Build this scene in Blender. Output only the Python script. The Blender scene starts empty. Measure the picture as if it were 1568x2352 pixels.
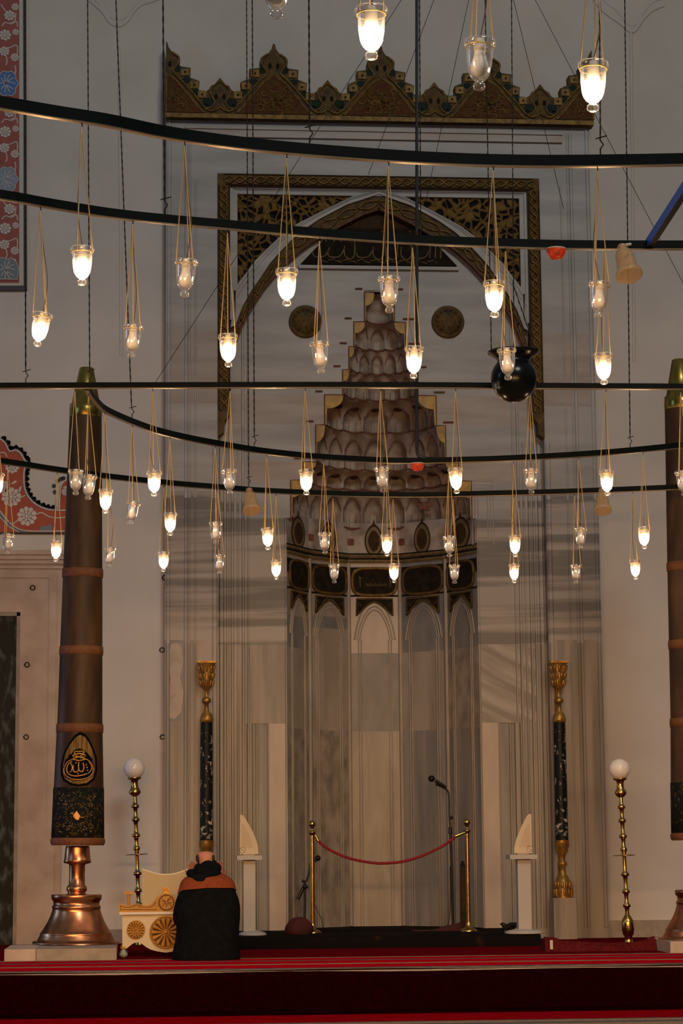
import bpy, math, random
from mathutils import Vector, Matrix
random.seed(7)
C = bpy.context.scene.collection
SC = bpy.context.scene
PI = math.pi

# ------------------------------------------------------------------ camera
F = 5200.0                      # focal length in pixels of the 1568 x 2352 frame
CAM = Vector((-2.26, -22.0, 0.867))
TILT, YAW, ROLL = math.atan(774 / F), math.radians(4.9), 0.0085
fw = Vector((math.sin(YAW) * math.cos(TILT), math.cos(YAW) * math.cos(TILT), math.sin(TILT)))
r0 = Vector((math.cos(YAW), -math.sin(YAW), 0)); u0 = r0.cross(fw)
ri = r0 * math.cos(ROLL) - u0 * math.sin(ROLL)
up = u0 * math.cos(ROLL) + r0 * math.sin(ROLL)
cd = bpy.data.cameras.new('camera'); cam = bpy.data.objects.new('camera', cd); C.objects.link(cam)
cd.sensor_fit = 'VERTICAL'; cd.sensor_height = 36; cd.lens = F / 2352 * 36
cd.clip_start = 0.1; cd.clip_end = 200
cam.matrix_world = Matrix(((ri.x, up.x, -fw.x, CAM.x), (ri.y, up.y, -fw.y, CAM.y), (ri.z, up.z, -fw.z, CAM.z), (0, 0, 0, 1)))
SC.camera = cam

def ray(px, py): return fw + ri * ((px - 784) / F) - up * ((py - 1176) / F)
def PY(px, py, Y):                       # point seen at a pixel, on the plane y = Y
    d = ray(px, py); t = (Y - CAM.y) / d.y
    return CAM + d * t
def PZ(px, py, z):                       # the same on the level z
    d = ray(px, py); t = (z - CAM.z) / d.z
    return CAM + d * t
def ppm(Y): return F / (Y - CAM.y)       # pixels per metre at a depth (near enough)

# ------------------------------------------------------------------ light
SC.view_settings.view_transform = 'Standard'; SC.view_settings.look = 'None'
SC.view_settings.gamma = 1.0; SC.view_settings.use_curve_mapping = False
SC.view_settings.exposure = 0.0
BULB = 165.0                              # radiance of a lit bulb
w = bpy.data.worlds.new('hall_daylight'); SC.world = w; w.use_nodes = True
nt = w.node_tree; nt.nodes.clear()
wo = nt.nodes.new('ShaderNodeOutputWorld'); wb = nt.nodes.new('ShaderNodeBackground')
tc = nt.nodes.new('ShaderNodeTexCoord'); sx = nt.nodes.new('ShaderNodeSeparateXYZ'); cr = nt.nodes.new('ShaderNodeValToRGB')
nt.links.new(tc.outputs['Generated'], sx.inputs[0]); nt.links.new(sx.outputs['Z'], cr.inputs[0])
cr.color_ramp.elements[0].position = 0.0; cr.color_ramp.elements[0].color = (0.02, 0.016, 0.012, 1)
cr.color_ramp.elements[1].position = 0.6; cr.color_ramp.elements[1].color = (0.34, 0.34, 0.345, 1)
nt.links.new(cr.outputs[0], wb.inputs[0]); wb.inputs[1].default_value = 0.28
nt.links.new(wb.outputs[0], wo.inputs[0])
def area(name, loc, aim, sx_, sy_, power, col):
    l = bpy.data.lights.new(name, 'AREA'); l.shape = 'RECTANGLE'; l.size = sx_; l.size_y = sy_; l.energy = power; l.color = col
    o = bpy.data.objects.new(name, l); C.objects.link(o); o.location = loc
    o.rotation_euler = (Vector(aim) - Vector(loc)).to_track_quat('-Z', 'Y').to_euler(); return o
area('daylight_left_window', (-14, -9, 6.5), (0, -2, 3), 1.2, 3.2, 90, (0.3, 0.55, 1.0))
area('daylight_low_window', (-8.6, -1.1, 1.6), (-3, -3.6, 1.2), 1.0, 2.6, 45, (0.35, 0.6, 1.0))
area('daylight_high_window', (4, -26, 17), (0, 0, 5), 6, 4, 1650, (1.0, 0.96, 0.88))
area('low_wall_warm_fill', (-1.5, -15, 2.8), (0, 0, -0.6), 12, 0.4, 150, (1.0, 0.52, 0.20)).data.spread = math.radians(60)  # added unseen strip, spread kept narrow to warm the lower wall

# ------------------------------------------------------------------ materials
def node(nt, typ, **kw):
    n = nt.nodes.new(typ)
    for k, v in kw.items():
        if k in n.inputs: n.inputs[k].default_value = v
        else: setattr(n, k, v)
    return n
def ramp(nt, stops):
    n = nt.nodes.new('ShaderNodeValToRGB'); e = n.color_ramp.elements
    while len(e) < len(stops): e.new(0.5)
    for i, (p, c) in enumerate(stops): e[i].position = p; e[i].color = (*c, 1)
    return n
def coords(nt, scale=(1, 1, 1), rot=(0, 0, 0)):
    t = nt.nodes.new('ShaderNodeTexCoord'); q = nt.nodes.new('ShaderNodeMapping'); m = nt.nodes.new('ShaderNodeMapping')
    q.inputs['Rotation'].default_value = rot; m.inputs['Scale'].default_value = scale        # turn first, then stretch
    nt.links.new(t.outputs['Object'], q.inputs[0]); nt.links.new(q.outputs[0], m.inputs[0]); return m.outputs[0]
M = {}
def mk(name, c, rough=0.6, metal=0.0, c2=None, ns=6.0, stretch=(1, 1, 1), rot=(0, 0, 0), detail=4, lo=0.35, hi=0.65,
       dist=0.0, bump=None, spec=0.4, coat=0):
    m = bpy.data.materials.new(name); m.use_nodes = True; nt = m.node_tree; b = nt.nodes['Principled BSDF']
    b.inputs['Roughness'].default_value = rough; b.inputs['Metallic'].default_value = metal
    b.inputs['Specular IOR Level'].default_value = spec; b.inputs['Coat Weight'].default_value = coat
    b.inputs['Base Color'].default_value = (*c, 1)
    if c2:
        n = node(nt, 'ShaderNodeTexNoise', Scale=ns, Detail=detail, Distortion=dist)
        nt.links.new(coords(nt, stretch, rot), n.inputs['Vector'])
        r = ramp(nt, [(lo, c), (hi, c2)])
        nt.links.new(n.outputs[0], r.inputs[0]); nt.links.new(r.outputs[0], b.inputs['Base Color'])
    if bump:
        n2 = node(nt, 'ShaderNodeTexNoise', Scale=bump[0], Detail=3.0); nt.links.new(coords(nt, bump[2] if len(bump) > 2 else (1, 1, 1)), n2.inputs['Vector'])
        bp = node(nt, 'ShaderNodeBump', Strength=bump[1], Distance=0.01)
        nt.links.new(n2.outputs[0], bp.inputs['Height']); nt.links.new(bp.outputs[0], b.inputs['Normal'])
    M[name] = m; return m
mk('plaster', (0.52, 0.49, 0.46), 0.85, c2=(0.58, 0.55, 0.52), ns=1.2, bump=(60, 0.06))
mk('stone', (0.42, 0.33, 0.27), 0.6, c2=(0.52, 0.43, 0.36), ns=5, detail=8)
mk('stone_dark', (0.27, 0.23, 0.19), 0.7, c2=(0.36, 0.31, 0.25), ns=9, detail=8)
mk('green_marble', (0.006, 0.011, 0.012), 0.5, c2=(0.10, 0.135, 0.14), ns=10, detail=9, lo=0.50, hi=0.78, stretch=(1.6, 1, 0.7), spec=0.15)
mk('black_marble', (0.006, 0.008, 0.008), 0.45, c2=(0.46, 0.42, 0.38), ns=15, detail=7, lo=0.57, hi=0.68, dist=1.0, stretch=(1, 1, 1.0), spec=0.15)
mk('marble_plain', (0.274, 0.266, 0.259), 0.45, c2=(0.374, 0.360, 0.346), ns=2.2, stretch=(0.5, 1, 3), detail=6)
mk('marble_pink', (0.288, 0.238, 0.209), 0.45, c2=(0.360, 0.317, 0.288), ns=3, stretch=(0.5, 1, 3), detail=6)
mk('marble_white', (0.44, 0.375, 0.32), 0.45, c2=(0.38, 0.325, 0.28), ns=3, stretch=(2, 1, 0.6), detail=6)
mk('marble_band', (0.135, 0.125, 0.118), 0.42, c2=(0.315, 0.285, 0.26), ns=3.2, stretch=(0.07, 1, 1.9), detail=4, lo=0.46, hi=0.56, rot=(0, 0.02, 0), dist=0.25)
mk('marble_vert', (0.192, 0.173, 0.154), 0.42, c2=(0.314, 0.275, 0.237), ns=4.5, stretch=(2.2, 1, 0.12), detail=6, lo=0.38, hi=0.62)
mk('marble_vert_grey', (0.160, 0.157, 0.154), 0.42, c2=(0.243, 0.234, 0.224), ns=4.5, stretch=(2.2, 1, 0.15), detail=6, lo=0.38, hi=0.62)
mk('marble_diag', (0.186, 0.166, 0.150), 0.42, c2=(0.326, 0.298, 0.269), ns=4, stretch=(0.3, 1, 2.6), rot=(0, math.radians(-27), 0), detail=5, lo=0.40, hi=0.62)
mk('marble_grey', (0.138, 0.138, 0.138), 0.42, c2=(0.198, 0.192, 0.186), ns=5, stretch=(1.5, 1, 0.6), detail=6)
mk('marble_beige', (0.230, 0.195, 0.160), 0.42, c2=(0.307, 0.269, 0.227), ns=3, stretch=(2.5, 1, 0.5), detail=7, dist=0.6)
mk('marble_mottled', (0.154, 0.128, 0.106), 0.42, c2=(0.294, 0.256, 0.214), ns=7, stretch=(1.5, 1, 0.7), detail=8, lo=0.32, hi=0.62)
mk('muqarnas_stone', (0.16, 0.125, 0.105), 0.6, c2=(0.36, 0.31, 0.275), ns=6, stretch=(1, 1, 0.8), detail=7, lo=0.30, hi=0.60)
mk('painted_red_line', (0.10, 0.034, 0.022), 0.8, c2=(0.17, 0.07, 0.042), ns=20)
mk('ochre_gilding', (0.46, 0.28, 0.05), 0.5, c2=(0.28, 0.165, 0.04), ns=12, detail=5)
mk('gilding', (0.40, 0.22, 0.04), 0.38, 0.55, c2=(0.17, 0.085, 0.02), ns=16, detail=5, bump=(45, 0.4))
mk('old_gilding', (0.115, 0.068, 0.016), 0.6, 0.1, c2=(0.050, 0.032, 0.012), ns=14, detail=6, bump=(40, 0.5), spec=0.2)
mk('dull_gilding', (0.21, 0.125, 0.03), 0.5, 0.3, c2=(0.09, 0.052, 0.014), ns=16, detail=5, bump=(45, 0.4), spec=0.2)
mk('carved_red', (0.085, 0.026, 0.014), 0.7, c2=(0.10, 0.055, 0.016), ns=24, detail=5, bump=(30, 0.9), spec=0.1)
mk('carved_green', (0.010, 0.022, 0.017), 0.7, c2=(0.02, 0.03, 0.022), ns=20, spec=0.1)
mk('dark_paint', (0.010, 0.008, 0.006), 0.8, c2=(0.022, 0.016, 0.010), ns=14, spec=0.08)
mk('deep_brown', (0.030, 0.018, 0.010), 0.8, c2=(0.055, 0.032, 0.016), ns=10, spec=0.08)
mk('faded_gold_paint', (0.17, 0.12, 0.045), 0.6, c2=(0.09, 0.062, 0.025), ns=20)
mk('iron_paint', (0.002, 0.004, 0.004), 0.5, c2=(0.003, 0.006, 0.006), ns=8, spec=0.08)
mk('bar_edge_highlight', (0.30, 0.23, 0.14), 0.3, 0.9)
mk('spoke_blue_sheen', (0.006, 0.10, 0.62), 0.35)
mk('pale_marble', (0.36, 0.315, 0.275), 0.45, c2=(0.24, 0.21, 0.185), ns=9, detail=6, lo=0.45, hi=0.7)
mk('chain_dark', (0.02, 0.014, 0.01), 0.5, 0.6)
mk('chain_gold', (0.72, 0.50, 0.20), 0.35, 0.45)
mk('cord_brown', (0.10, 0.05, 0.03), 0.6)
mk('ceramic', (0.62, 0.55, 0.46), 0.5)
mk('frosted_bulb', (0.80, 0.79, 0.80), 0.3)
mk('brass', (0.58, 0.39, 0.12), 0.24, 1.0, c2=(0.40, 0.25, 0.07), ns=14)
mk('brass_cap', (0.46, 0.34, 0.08), 0.28, 1.0, c2=(0.32, 0.24, 0.06), ns=6, stretch=(4, 4, 0.3))
mk('copper', (0.66, 0.30, 0.15), 0.30, 1.0, c2=(0.42, 0.17, 0.08), ns=9, detail=6, bump=(14, 0.10))
mk('wax_brown', (0.034, 0.017, 0.007), 0.5, c2=(0.085, 0.044, 0.016), ns=7, stretch=(1.2, 1.2, 0.3), detail=8, lo=0.4, hi=0.72, spec=0.25)
mk('rust_band', (0.17, 0.066, 0.02), 0.7, c2=(0.12, 0.046, 0.016), ns=30)
mk('dark_cover', (0.006, 0.008, 0.007), 0.8, c2=(0.10, 0.066, 0.022), ns=34, detail=7, lo=0.55, hi=0.72, spec=0.15)
mk('emblem_rays', (0.10, 0.060, 0.018), 0.6, c2=(0.24, 0.15, 0.042), ns=10, stretch=(6, 6, 0.25), lo=0.42, hi=0.58, spec=0.1)
mk('emblem_gold', (0.46, 0.24, 0.05), 0.4, 0.3)
mk('ink_black', (0.004, 0.004, 0.004), 0.8, spec=0.03)
mk('globe_white', (0.74, 0.71, 0.70), 0.18)
mk('carpet_red_shaded', (0.007, 0.0003, 0.0006), 0.95, c2=(0.014, 0.0006, 0.0012), ns=60, bump=(180, 0.5), spec=0.0)  # near-black red paints in the shade on the carpet's front drop
mk('rug_dark_red', (0.07, 0.006, 0.008), 0.95, c2=(0.11, 0.01, 0.012), ns=30, bump=(120, 0.4), spec=0.1)
mk('cushion_red', (0.06, 0.008, 0.009), 0.9, c2=(0.035, 0.006, 0.006), ns=12)
mk('rope_red', (0.26, 0.010, 0.018), 0.8, c2=(0.15, 0.006, 0.012), ns=60)
mk('step_cloth', (0.006, 0.005, 0.005), 0.9, c2=(0.05, 0.022, 0.015), ns=7, detail=8, lo=0.58, hi=0.82, spec=0.06)
mk('black_plastic', (0.01, 0.01, 0.01), 0.4)
mk('grey_paint', (0.40, 0.39, 0.38), 0.5)
mk('tablet_cream', (0.56, 0.47, 0.34), 0.5)
mk('tablet_line', (0.36, 0.29, 0.20), 0.6)
mk('ivory_paint', (0.62, 0.53, 0.36), 0.5)
mk('ivory_back', (0.46, 0.36, 0.20), 0.6)
mk('white_edge', (0.70, 0.64, 0.55), 0.5)
mk('carved_wood', (0.52, 0.25, 0.035), 0.5, c2=(0.40, 0.19, 0.03), ns=14)
mk('wood_groove', (0.20, 0.085, 0.015), 0.6)
mk('clear_foot', (0.30, 0.34, 0.28), 0.3)
mk('tile_red', (0.30, 0.065, 0.05), 0.5, c2=(0.24, 0.05, 0.045), ns=8)
mk('tile_orange', (0.37, 0.065, 0.025), 0.55, c2=(0.31, 0.05, 0.022), ns=8)
mk('tile_white', (0.52, 0.48, 0.44), 0.5)
mk('tile_outline', (0.12, 0.07, 0.06), 0.6)
mk('tile_blue', (0.04, 0.13, 0.36), 0.5)
mk('tile_grey_blue', (0.20, 0.24, 0.33), 0.5)
mk('tile_slate', (0.13, 0.17, 0.20), 0.5)
mk('tile_cream', (0.46, 0.44, 0.39), 0.5)
mk('tile_dark', (0.045, 0.03, 0.05), 0.5)
mk('leaf_black', (0.02, 0.024, 0.022), 0.6)
mk('skin', (0.46, 0.21, 0.13), 0.5, c2=(0.40, 0.17, 0.10), ns=20)
mk('hair_dark', (0.03, 0.02, 0.016), 0.8)
mk('cloth_black', (0.004, 0.005, 0.006), 0.9, c2=(0.007, 0.008, 0.009), ns=20, bump=(35, 0.4), spec=0.05)
mk('scarf_black', (0.004, 0.005, 0.007), 0.95, c2=(0.007, 0.009, 0.011), ns=14, bump=(60, 0.6), spec=0.05)
mk('cloth_rust', (0.24, 0.055, 0.016), 0.8, c2=(0.19, 0.042, 0.012), ns=40, bump=(70, 0.3), spec=0.2)
mk('alarm_red', (0.72, 0.055, 0.01), 0.35)
mk('jar_black', (0.004, 0.006, 0.007), 0.22, spec=0.22)
mk('amber_shade', (0.50, 0.34, 0.17), 0.4)

def glass(name, col):                                              # thin clear glass that lets light through
    m = bpy.data.materials.new(name); m.use_nodes = True; nt = m.node_tree; nt.nodes.clear()
    o = nt.nodes.new('ShaderNodeOutputMaterial'); mx = nt.nodes.new('ShaderNodeMixShader'); m2 = nt.nodes.new('ShaderNodeMixShader')
    t = nt.nodes.new('ShaderNodeBsdfTransparent'); t.inputs[0].default_value = (*col, 1)
    g = nt.nodes.new('ShaderNodeBsdfGlossy'); g.inputs['Roughness'].default_value = 0.05; g.inputs[0].default_value = (1, 1, 1, 1)
    d = nt.nodes.new('ShaderNodeBsdfDiffuse'); d.inputs[0].default_value = (0.85, 0.86, 0.88, 1)  # white put in towards the edges for the glow of glass rims
    lw = nt.nodes.new('ShaderNodeLayerWeight'); lw.inputs[0].default_value = 0.38
    m1 = node(nt, 'ShaderNodeMath', operation='MULTIPLY_ADD'); m1.inputs[1].default_value = 0.65; m1.inputs[2].default_value = 0.03
    m3 = node(nt, 'ShaderNodeMath', operation='POWER'); m3.inputs[1].default_value = 3.0
    m4 = node(nt, 'ShaderNodeMath', operation='MULTIPLY_ADD'); m4.inputs[1].default_value = 0.45; m4.inputs[2].default_value = 0.035
    nt.links.new(lw.outputs['Facing'], m1.inputs[0]); nt.links.new(m1.outputs[0], mx.inputs[0])
    nt.links.new(lw.outputs['Facing'], m3.inputs[0]); nt.links.new(m3.outputs[0], m4.inputs[0]); nt.links.new(m4.outputs[0], m2.inputs[0])
    nt.links.new(t.outputs[0], mx.inputs[1]); nt.links.new(g.outputs[0], mx.inputs[2]); nt.links.new(mx.outputs[0], m2.inputs[1]); nt.links.new(d.outputs[0], m2.inputs[2])
    nt.links.new(m2.outputs[0], o.inputs[0]); M[name] = m
glass('cup_glass', (0.98, 0.98, 0.98))
def translucent(name, col):
    m = bpy.data.materials.new(name); m.use_nodes = True; nt = m.node_tree; nt.nodes.clear()
    o = nt.nodes.new('ShaderNodeOutputMaterial'); mx = nt.nodes.new('ShaderNodeMixShader'); mx.inputs[0].default_value = 0.48
    t = nt.nodes.new('ShaderNodeBsdfTransparent'); t.inputs[0].default_value = (0.95, 0.85, 0.7, 1)
    d = nt.nodes.new('ShaderNodeBsdfPrincipled'); d.inputs['Base Color'].default_value = (*col, 1); d.inputs['Roughness'].default_value = 0.2
    nt.links.new(t.outputs[0], mx.inputs[1]); nt.links.new(d.outputs[0], mx.inputs[2]); nt.links.new(mx.outputs[0], o.inputs[0]); M[name] = m
translucent('bell_glass', (0.60, 0.43, 0.25))
def emitter(name, col, s):
    m = bpy.data.materials.new(name); m.use_nodes = True; nt = m.node_tree; nt.nodes.clear()
    o = nt.nodes.new('ShaderNodeOutputMaterial'); e = nt.nodes.new('ShaderNodeEmission')
    e.inputs[0].default_value = (*col, 1); e.inputs[1].default_value = s; nt.links.new(e.outputs[0], o.inputs[0]); M[name] = m
emitter('bulb_glow', (1.0, 0.66, 0.36), BULB)

def openwork():                                                    # gold foliage with dark piercings
    m = mk('openwork', (0.2, 0.12, 0.03), 0.5, 0.2); nt = m.node_tree; b = nt.nodes['Principled BSDF']
    n = node(nt, 'ShaderNodeTexNoise', Scale=5.0, Detail=2.0); c = coords(nt); nt.links.new(c, n.inputs['Vector'])
    mx = node(nt, 'ShaderNodeVectorMath', operation='MULTIPLY_ADD'); mx.inputs[1].default_value = (0.16, 0.0, 0.16)
    nt.links.new(n.outputs['Color'], mx.inputs[0]); nt.links.new(c, mx.inputs[2])
    v = node(nt, 'ShaderNodeTexVoronoi', feature='DISTANCE_TO_EDGE', Scale=13.0); nt.links.new(mx.outputs[0], v.inputs['Vector'])
    b.inputs['Specular IOR Level'].default_value = 0.08
    r = ramp(nt, [(0.10, (0.135, 0.078, 0.02)), (0.17, (0.004, 0.003, 0.003))]); nt.links.new(v.outputs[0], r.inputs[0])
    nt.links.new(r.outputs[0], b.inputs['Base Color'])
    bp = node(nt, 'ShaderNodeBump', Strength=0.8, Distance=0.03, invert=True); nt.links.new(v.outputs[0], bp.inputs['Height']); nt.links.new(bp.outputs[0], b.inputs['Normal'])
openwork()
def striped_carpet(name, bands, soft=0.012):                        # woven stripes that run along x, by distance y
    m = mk(name, (0.2, 0.01, 0.02), 1.0, spec=0.0); nt = m.node_tree; b = nt.nodes['Principled BSDF']
    t = nt.nodes.new('ShaderNodeTexCoord'); s = nt.nodes.new('ShaderNodeSeparateXYZ'); nt.links.new(t.outputs['Object'], s.inputs[0])
    n = node(nt, 'ShaderNodeTexNoise', Scale=26.0, Detail=5.0); nt.links.new(coords(nt, (0.4, 1, 1)), n.inputs['Vector'])
    ad = node(nt, 'ShaderNodeMath', operation='MULTIPLY_ADD'); ad.inputs[1].default_value = 0.10
    nt.links.new(n.outputs[0], ad.inputs[0]); nt.links.new(s.outputs['Y'], ad.inputs[2])
    lo, hi = bands[0][0], bands[-1][0]
    mr = node(nt, 'ShaderNodeMapRange'); mr.inputs[1].default_value = lo + 0.05; mr.inputs[2].default_value = hi + 0.05
    nt.links.new(ad.outputs[0], mr.inputs[0])
    r = ramp(nt, [((y - lo) / (hi - lo), c) for y, c in bands]); r.color_ramp.interpolation = 'CONSTANT'
    nt.links.new(mr.outputs[0], r.inputs[0])
    n2 = node(nt, 'ShaderNodeTexNoise', Scale=70.0, Detail=3.0); nt.links.new(coords(nt), n2.inputs['Vector'])
    r2 = ramp(nt, [(0.3, (0.55, 0.55, 0.55)), (0.7, (1, 1, 1))]); nt.links.new(n2.outputs[0], r2.inputs[0])
    mix = node(nt, 'ShaderNodeMix', data_type='RGBA', blend_type='MULTIPLY'); mix.inputs[0].default_value = 1
    nt.links.new(r.outputs[0], mix.inputs[6]); nt.links.new(r2.outputs[0], mix.inputs[7]); nt.links.new(mix.outputs[2], b.inputs['Base Color'])
    bp = node(nt, 'ShaderNodeBump', Strength=0.5, Distance=0.01); nt.links.new(n2.outputs[0], bp.inputs['Height']); nt.links.new(bp.outputs[0], b.inputs['Normal'])
RED, BEI, BLU, DRK = (0.58, 0.002, 0.014), (0.36, 0.26, 0.17), (0.14, 0.14, 0.16), (0.16, 0.004, 0.010)
striped_carpet('dais_stripes', [(-6.4, RED), (-5.28, BEI), (-5.10, BLU), (-4.98, RED), (-4.50, BEI), (-4.35, RED), (-3.95, BLU), (-3.80, RED), (-3.5, BEI), (-3.38, DRK), (-2.6, DRK), (0.2, DRK)])
striped_carpet('hall_stripes', [(-24, BEI), (-6.42, BLU), (-6.33, BEI), (-6.16, BLU), (-6.08, (0.30, 0.002, 0.008)), (-5.0, RED)])

# ------------------------------------------------------------------ mesh helpers
class MB:
    def __init__(s): s.v = []; s.f = []; s.m = []; s.sm = []
    def add(s, vs, fs, mi=0, smooth=False):
        k = len(s.v); s.v += [tuple(v) for v in vs]
        for f in fs: s.f.append([k + i for i in f]); s.m.append(mi); s.sm.append(smooth)
        return s
    def box(s, a, b, mi=0):
        x0, y0, z0 = [min(a[i], b[i]) for i in range(3)]; x1, y1, z1 = [max(a[i], b[i]) for i in range(3)]
        return s.add([(x0, y0, z0), (x1, y0, z0), (x1, y1, z0), (x0, y1, z0), (x0, y0, z1), (x1, y0, z1), (x1, y1, z1), (x0, y1, z1)],
                     [(0, 3, 2, 1), (4, 5, 6, 7), (0, 1, 5, 4), (1, 2, 6, 5), (2, 3, 7, 6), (3, 0, 4, 7)], mi)
    def prism(s, pts, y0, y1, mi=0):                                # polygon in x,z pushed out along y (y0 is the front)
        a = sum(pts[i][0] * pts[(i + 1) % len(pts)][1] - pts[(i + 1) % len(pts)][0] * pts[i][1] for i in range(len(pts)))
        if a < 0: pts = pts[::-1]
        n = len(pts); vs = [(x, y0, z) for x, z in pts] + [(x, y1, z) for x, z in pts]
        fs = [tuple(range(n)), tuple(range(2 * n - 1, n - 1, -1))] + [(i, i + n, (i + 1) % n + n, (i + 1) % n) for i in range(n)]
        return s.add(vs, fs, mi)
    def prism3(s, pts, off, mi=0):                                  # planar polygon in space, pushed by a vector
        off = Vector(off); n = len(pts); vs = [Vector(p) for p in pts] + [Vector(p) + off for p in pts]
        return s.add(vs, [tuple(range(n)), tuple(range(2 * n - 1, n - 1, -1))] + [(i, (i + 1) % n, (i + 1) % n + n, i + n) for i in range(n)], mi)
    def tube(s, pts, r, sides=6, closed=False, mi=0, flat=None, smooth=True):
        pts = [Vector(p) for p in pts]; n = len(pts); rs = r if isinstance(r, (list, tuple)) else [r] * n
        vs = []; ref = None
        for i in range(n):
            a = pts[i - 1] if (i or closed) else pts[i]; b = pts[(i + 1) % n] if (i < n - 1 or closed) else pts[i]
            t = (b - a); t = t.normalized() if t.length > 1e-9 else Vector((0, 0, 1))
            if ref is None: ref = Vector((0, 1, 0)) if abs(t.y) < 0.9 else Vector((1, 0, 0))
            u = (ref - t * ref.dot(t)); u = u.normalized() if u.length > 1e-6 else t.orthogonal().normalized()
            v = t.cross(u); ref = u
            for k in range(sides):
                q = 2 * PI * k / sides + (PI / 4 if sides == 4 else 0)
                cu, sv = math.cos(q) * rs[i], math.sin(q) * rs[i]
                if flat: cu *= flat[0]; sv *= flat[1]
                vs.append(pts[i] + u * cu + v * sv)
        fs = []
        for i in range(n if closed else n - 1):
            for k in range(sides):
                k2 = (k + 1) % sides; j = (i + 1) % n
                fs.append((i * sides + k, i * sides + k2, j * sides + k2, j * sides + k))
        s.add(vs, fs, mi, smooth)
        if not closed: s.add([vs[k] for k in range(sides)][::-1], [tuple(range(sides))], mi); s.add(vs[-sides:], [tuple(range(sides))], mi)
        return s
    def lathe(s, prof, segs=24, c=(0, 0, 0), mi=0, smooth=True, rmod=None):
        vs = []; c = Vector(c)
        for r, z in prof:
            for k in range(segs):
                q = 2 * PI * k / segs; rr = r * (rmod(q, z) if rmod else 1)
                vs.append(c + Vector((rr * math.cos(q), rr * math.sin(q), z)))
        n = len(prof); fs = [(i * segs + k, i * segs + (k + 1) % segs, (i + 1) * segs + (k + 1) % segs, (i + 1) * segs + k) for i in range(n - 1) for k in range(segs)]
        s.add(vs, fs, mi, smooth)
        if prof[0][0] > 1e-4: s.add([vs[k] for k in range(segs)][::-1], [tuple(range(segs))], mi)
        if prof[-1][0] > 1e-4: s.add(vs[-segs:], [tuple(range(segs))], mi)
        return s
    def loft(s, rows, segs=28, mi=0, p=2.0, bump=None, caps=True):   # rows of (centre, half width, half depth)
        vs = []
        for i, (c, rx, ry) in enumerate(rows):
            for k in range(segs):
                q = 2 * PI * k / segs; cx, sy = math.cos(q), math.sin(q)
                d = (abs(cx) ** p + abs(sy) ** p) ** (-1 / p); g = bump(q, i) if bump else 1
                vs.append((c[0] + rx * cx * d * g, c[1] + ry * sy * d * g, c[2]))
        n = len(rows); fs = [(i * segs + k, i * segs + (k + 1) % segs, (i + 1) * segs + (k + 1) % segs, (i + 1) * segs + k) for i in range(n - 1) for k in range(segs)]
        s.add(vs, fs, mi, True)
        if caps: s.add([vs[k] for k in range(segs)][::-1], [tuple(range(segs))], mi); s.add(vs[-segs:], [tuple(range(segs))], mi)
        return s
    def ball(s, c, r, segs=12, mi=0, sc=(1, 1, 1)):
        n = max(4, segs // 2); c = Vector(c)
        prof = [(math.sin(PI * i / n) * 1.0, -math.cos(PI * i / n)) for i in range(n + 1)]
        vs = []
        for pr, pz in prof:
            for k in range(segs):
                q = 2 * PI * k / segs; vs.append(c + Vector((pr * math.cos(q) * r * sc[0], pr * math.sin(q) * r * sc[1], pz * r * sc[2])))
        return s.add(vs, [(i * segs + k, i * segs + (k + 1) % segs, (i + 1) * segs + (k + 1) % segs, (i + 1) * segs + k) for i in range(n) for k in range(segs)], mi, True)
    def mesh(s, name, mats):
        me = bpy.data.meshes.new(name); me.from_pydata(s.v, [], s.f); me.polygons.foreach_set('material_index', s.m)
        me.polygons.foreach_set('use_smooth', s.sm)
        for m in (mats if isinstance(mats, (list, tuple)) else [mats]): me.materials.append(M[m])
        me.validate(); me.update(); return me
    def build(s, name, mats, parent=None):                          # shapes are given in world metres; parts are kept relative to their thing
        me = s.mesh(name, mats); q = parent; off = Vector((0, 0, 0))
        while q: off += q.location; q = q.parent
        if off.length > 1e-9: me.transform(Matrix.Translation(-off))
        return link(name, me, parent)
def link(name, me, parent=None):
    o = bpy.data.objects.new(name, me); C.objects.link(o)
    if parent: o.parent = parent
    return o
def rebase(o, p):                                                   # move a mesh's origin to p without moving the mesh
    p = Vector(p); o.data.transform(Matrix.Translation(-p)); o.location = p; return o
def tag(o, label=None, cat=None, group=None, kind=None):
    if label: o['label'] = label
    if cat: o['category'] = cat
    if group: o['group'] = group
    if kind: o['kind'] = kind
    return o
def thing(name, loc, label, cat, group=None):
    o = bpy.data.objects.new(name, None); C.objects.link(o); o.location = loc; o.empty_display_size = 0.1
    return tag(o, label, cat, group)
def struct(o): o['kind'] = 'structure'; return o
def copy_tree(o, parent=None):
    c = o.copy(); C.objects.link(c); c.parent = parent
    for ch in [q for q in bpy.data.objects if q.parent == o]: copy_tree(ch, c)
    return c
def lerp(a, b, t): return a + (b - a) * t
def interp(poly, x):
    for (x0, y0), (x1, y1) in zip(poly, poly[1:]):
        if x0 <= x <= x1: return lerp(y0, y1, (x - x0) / (x1 - x0))
    return poly[0][1] if x < poly[0][0] else poly[-1][1]
def smooth_poly(pts, n=6):                                          # Catmull-Rom through points
    pts = [Vector(p) for p in pts]; out = []
    for i in range(len(pts) - 1):
        p0 = pts[max(0, i - 1)]; p1 = pts[i]; p2 = pts[i + 1]; p3 = pts[min(len(pts) - 1, i + 2)]
        for k in range(n):
            t = k / n
            out.append(0.5 * ((2 * p1) + (p2 - p0) * t + (2 * p0 - 5 * p1 + 4 * p2 - p3) * t * t + (3 * p1 - p0 - 3 * p2 + p3) * t ** 3))
    return out + [pts[-1]]
def xz(px, py, Y): p = PY(px, py, Y); return (p.x, p.z)
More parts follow.
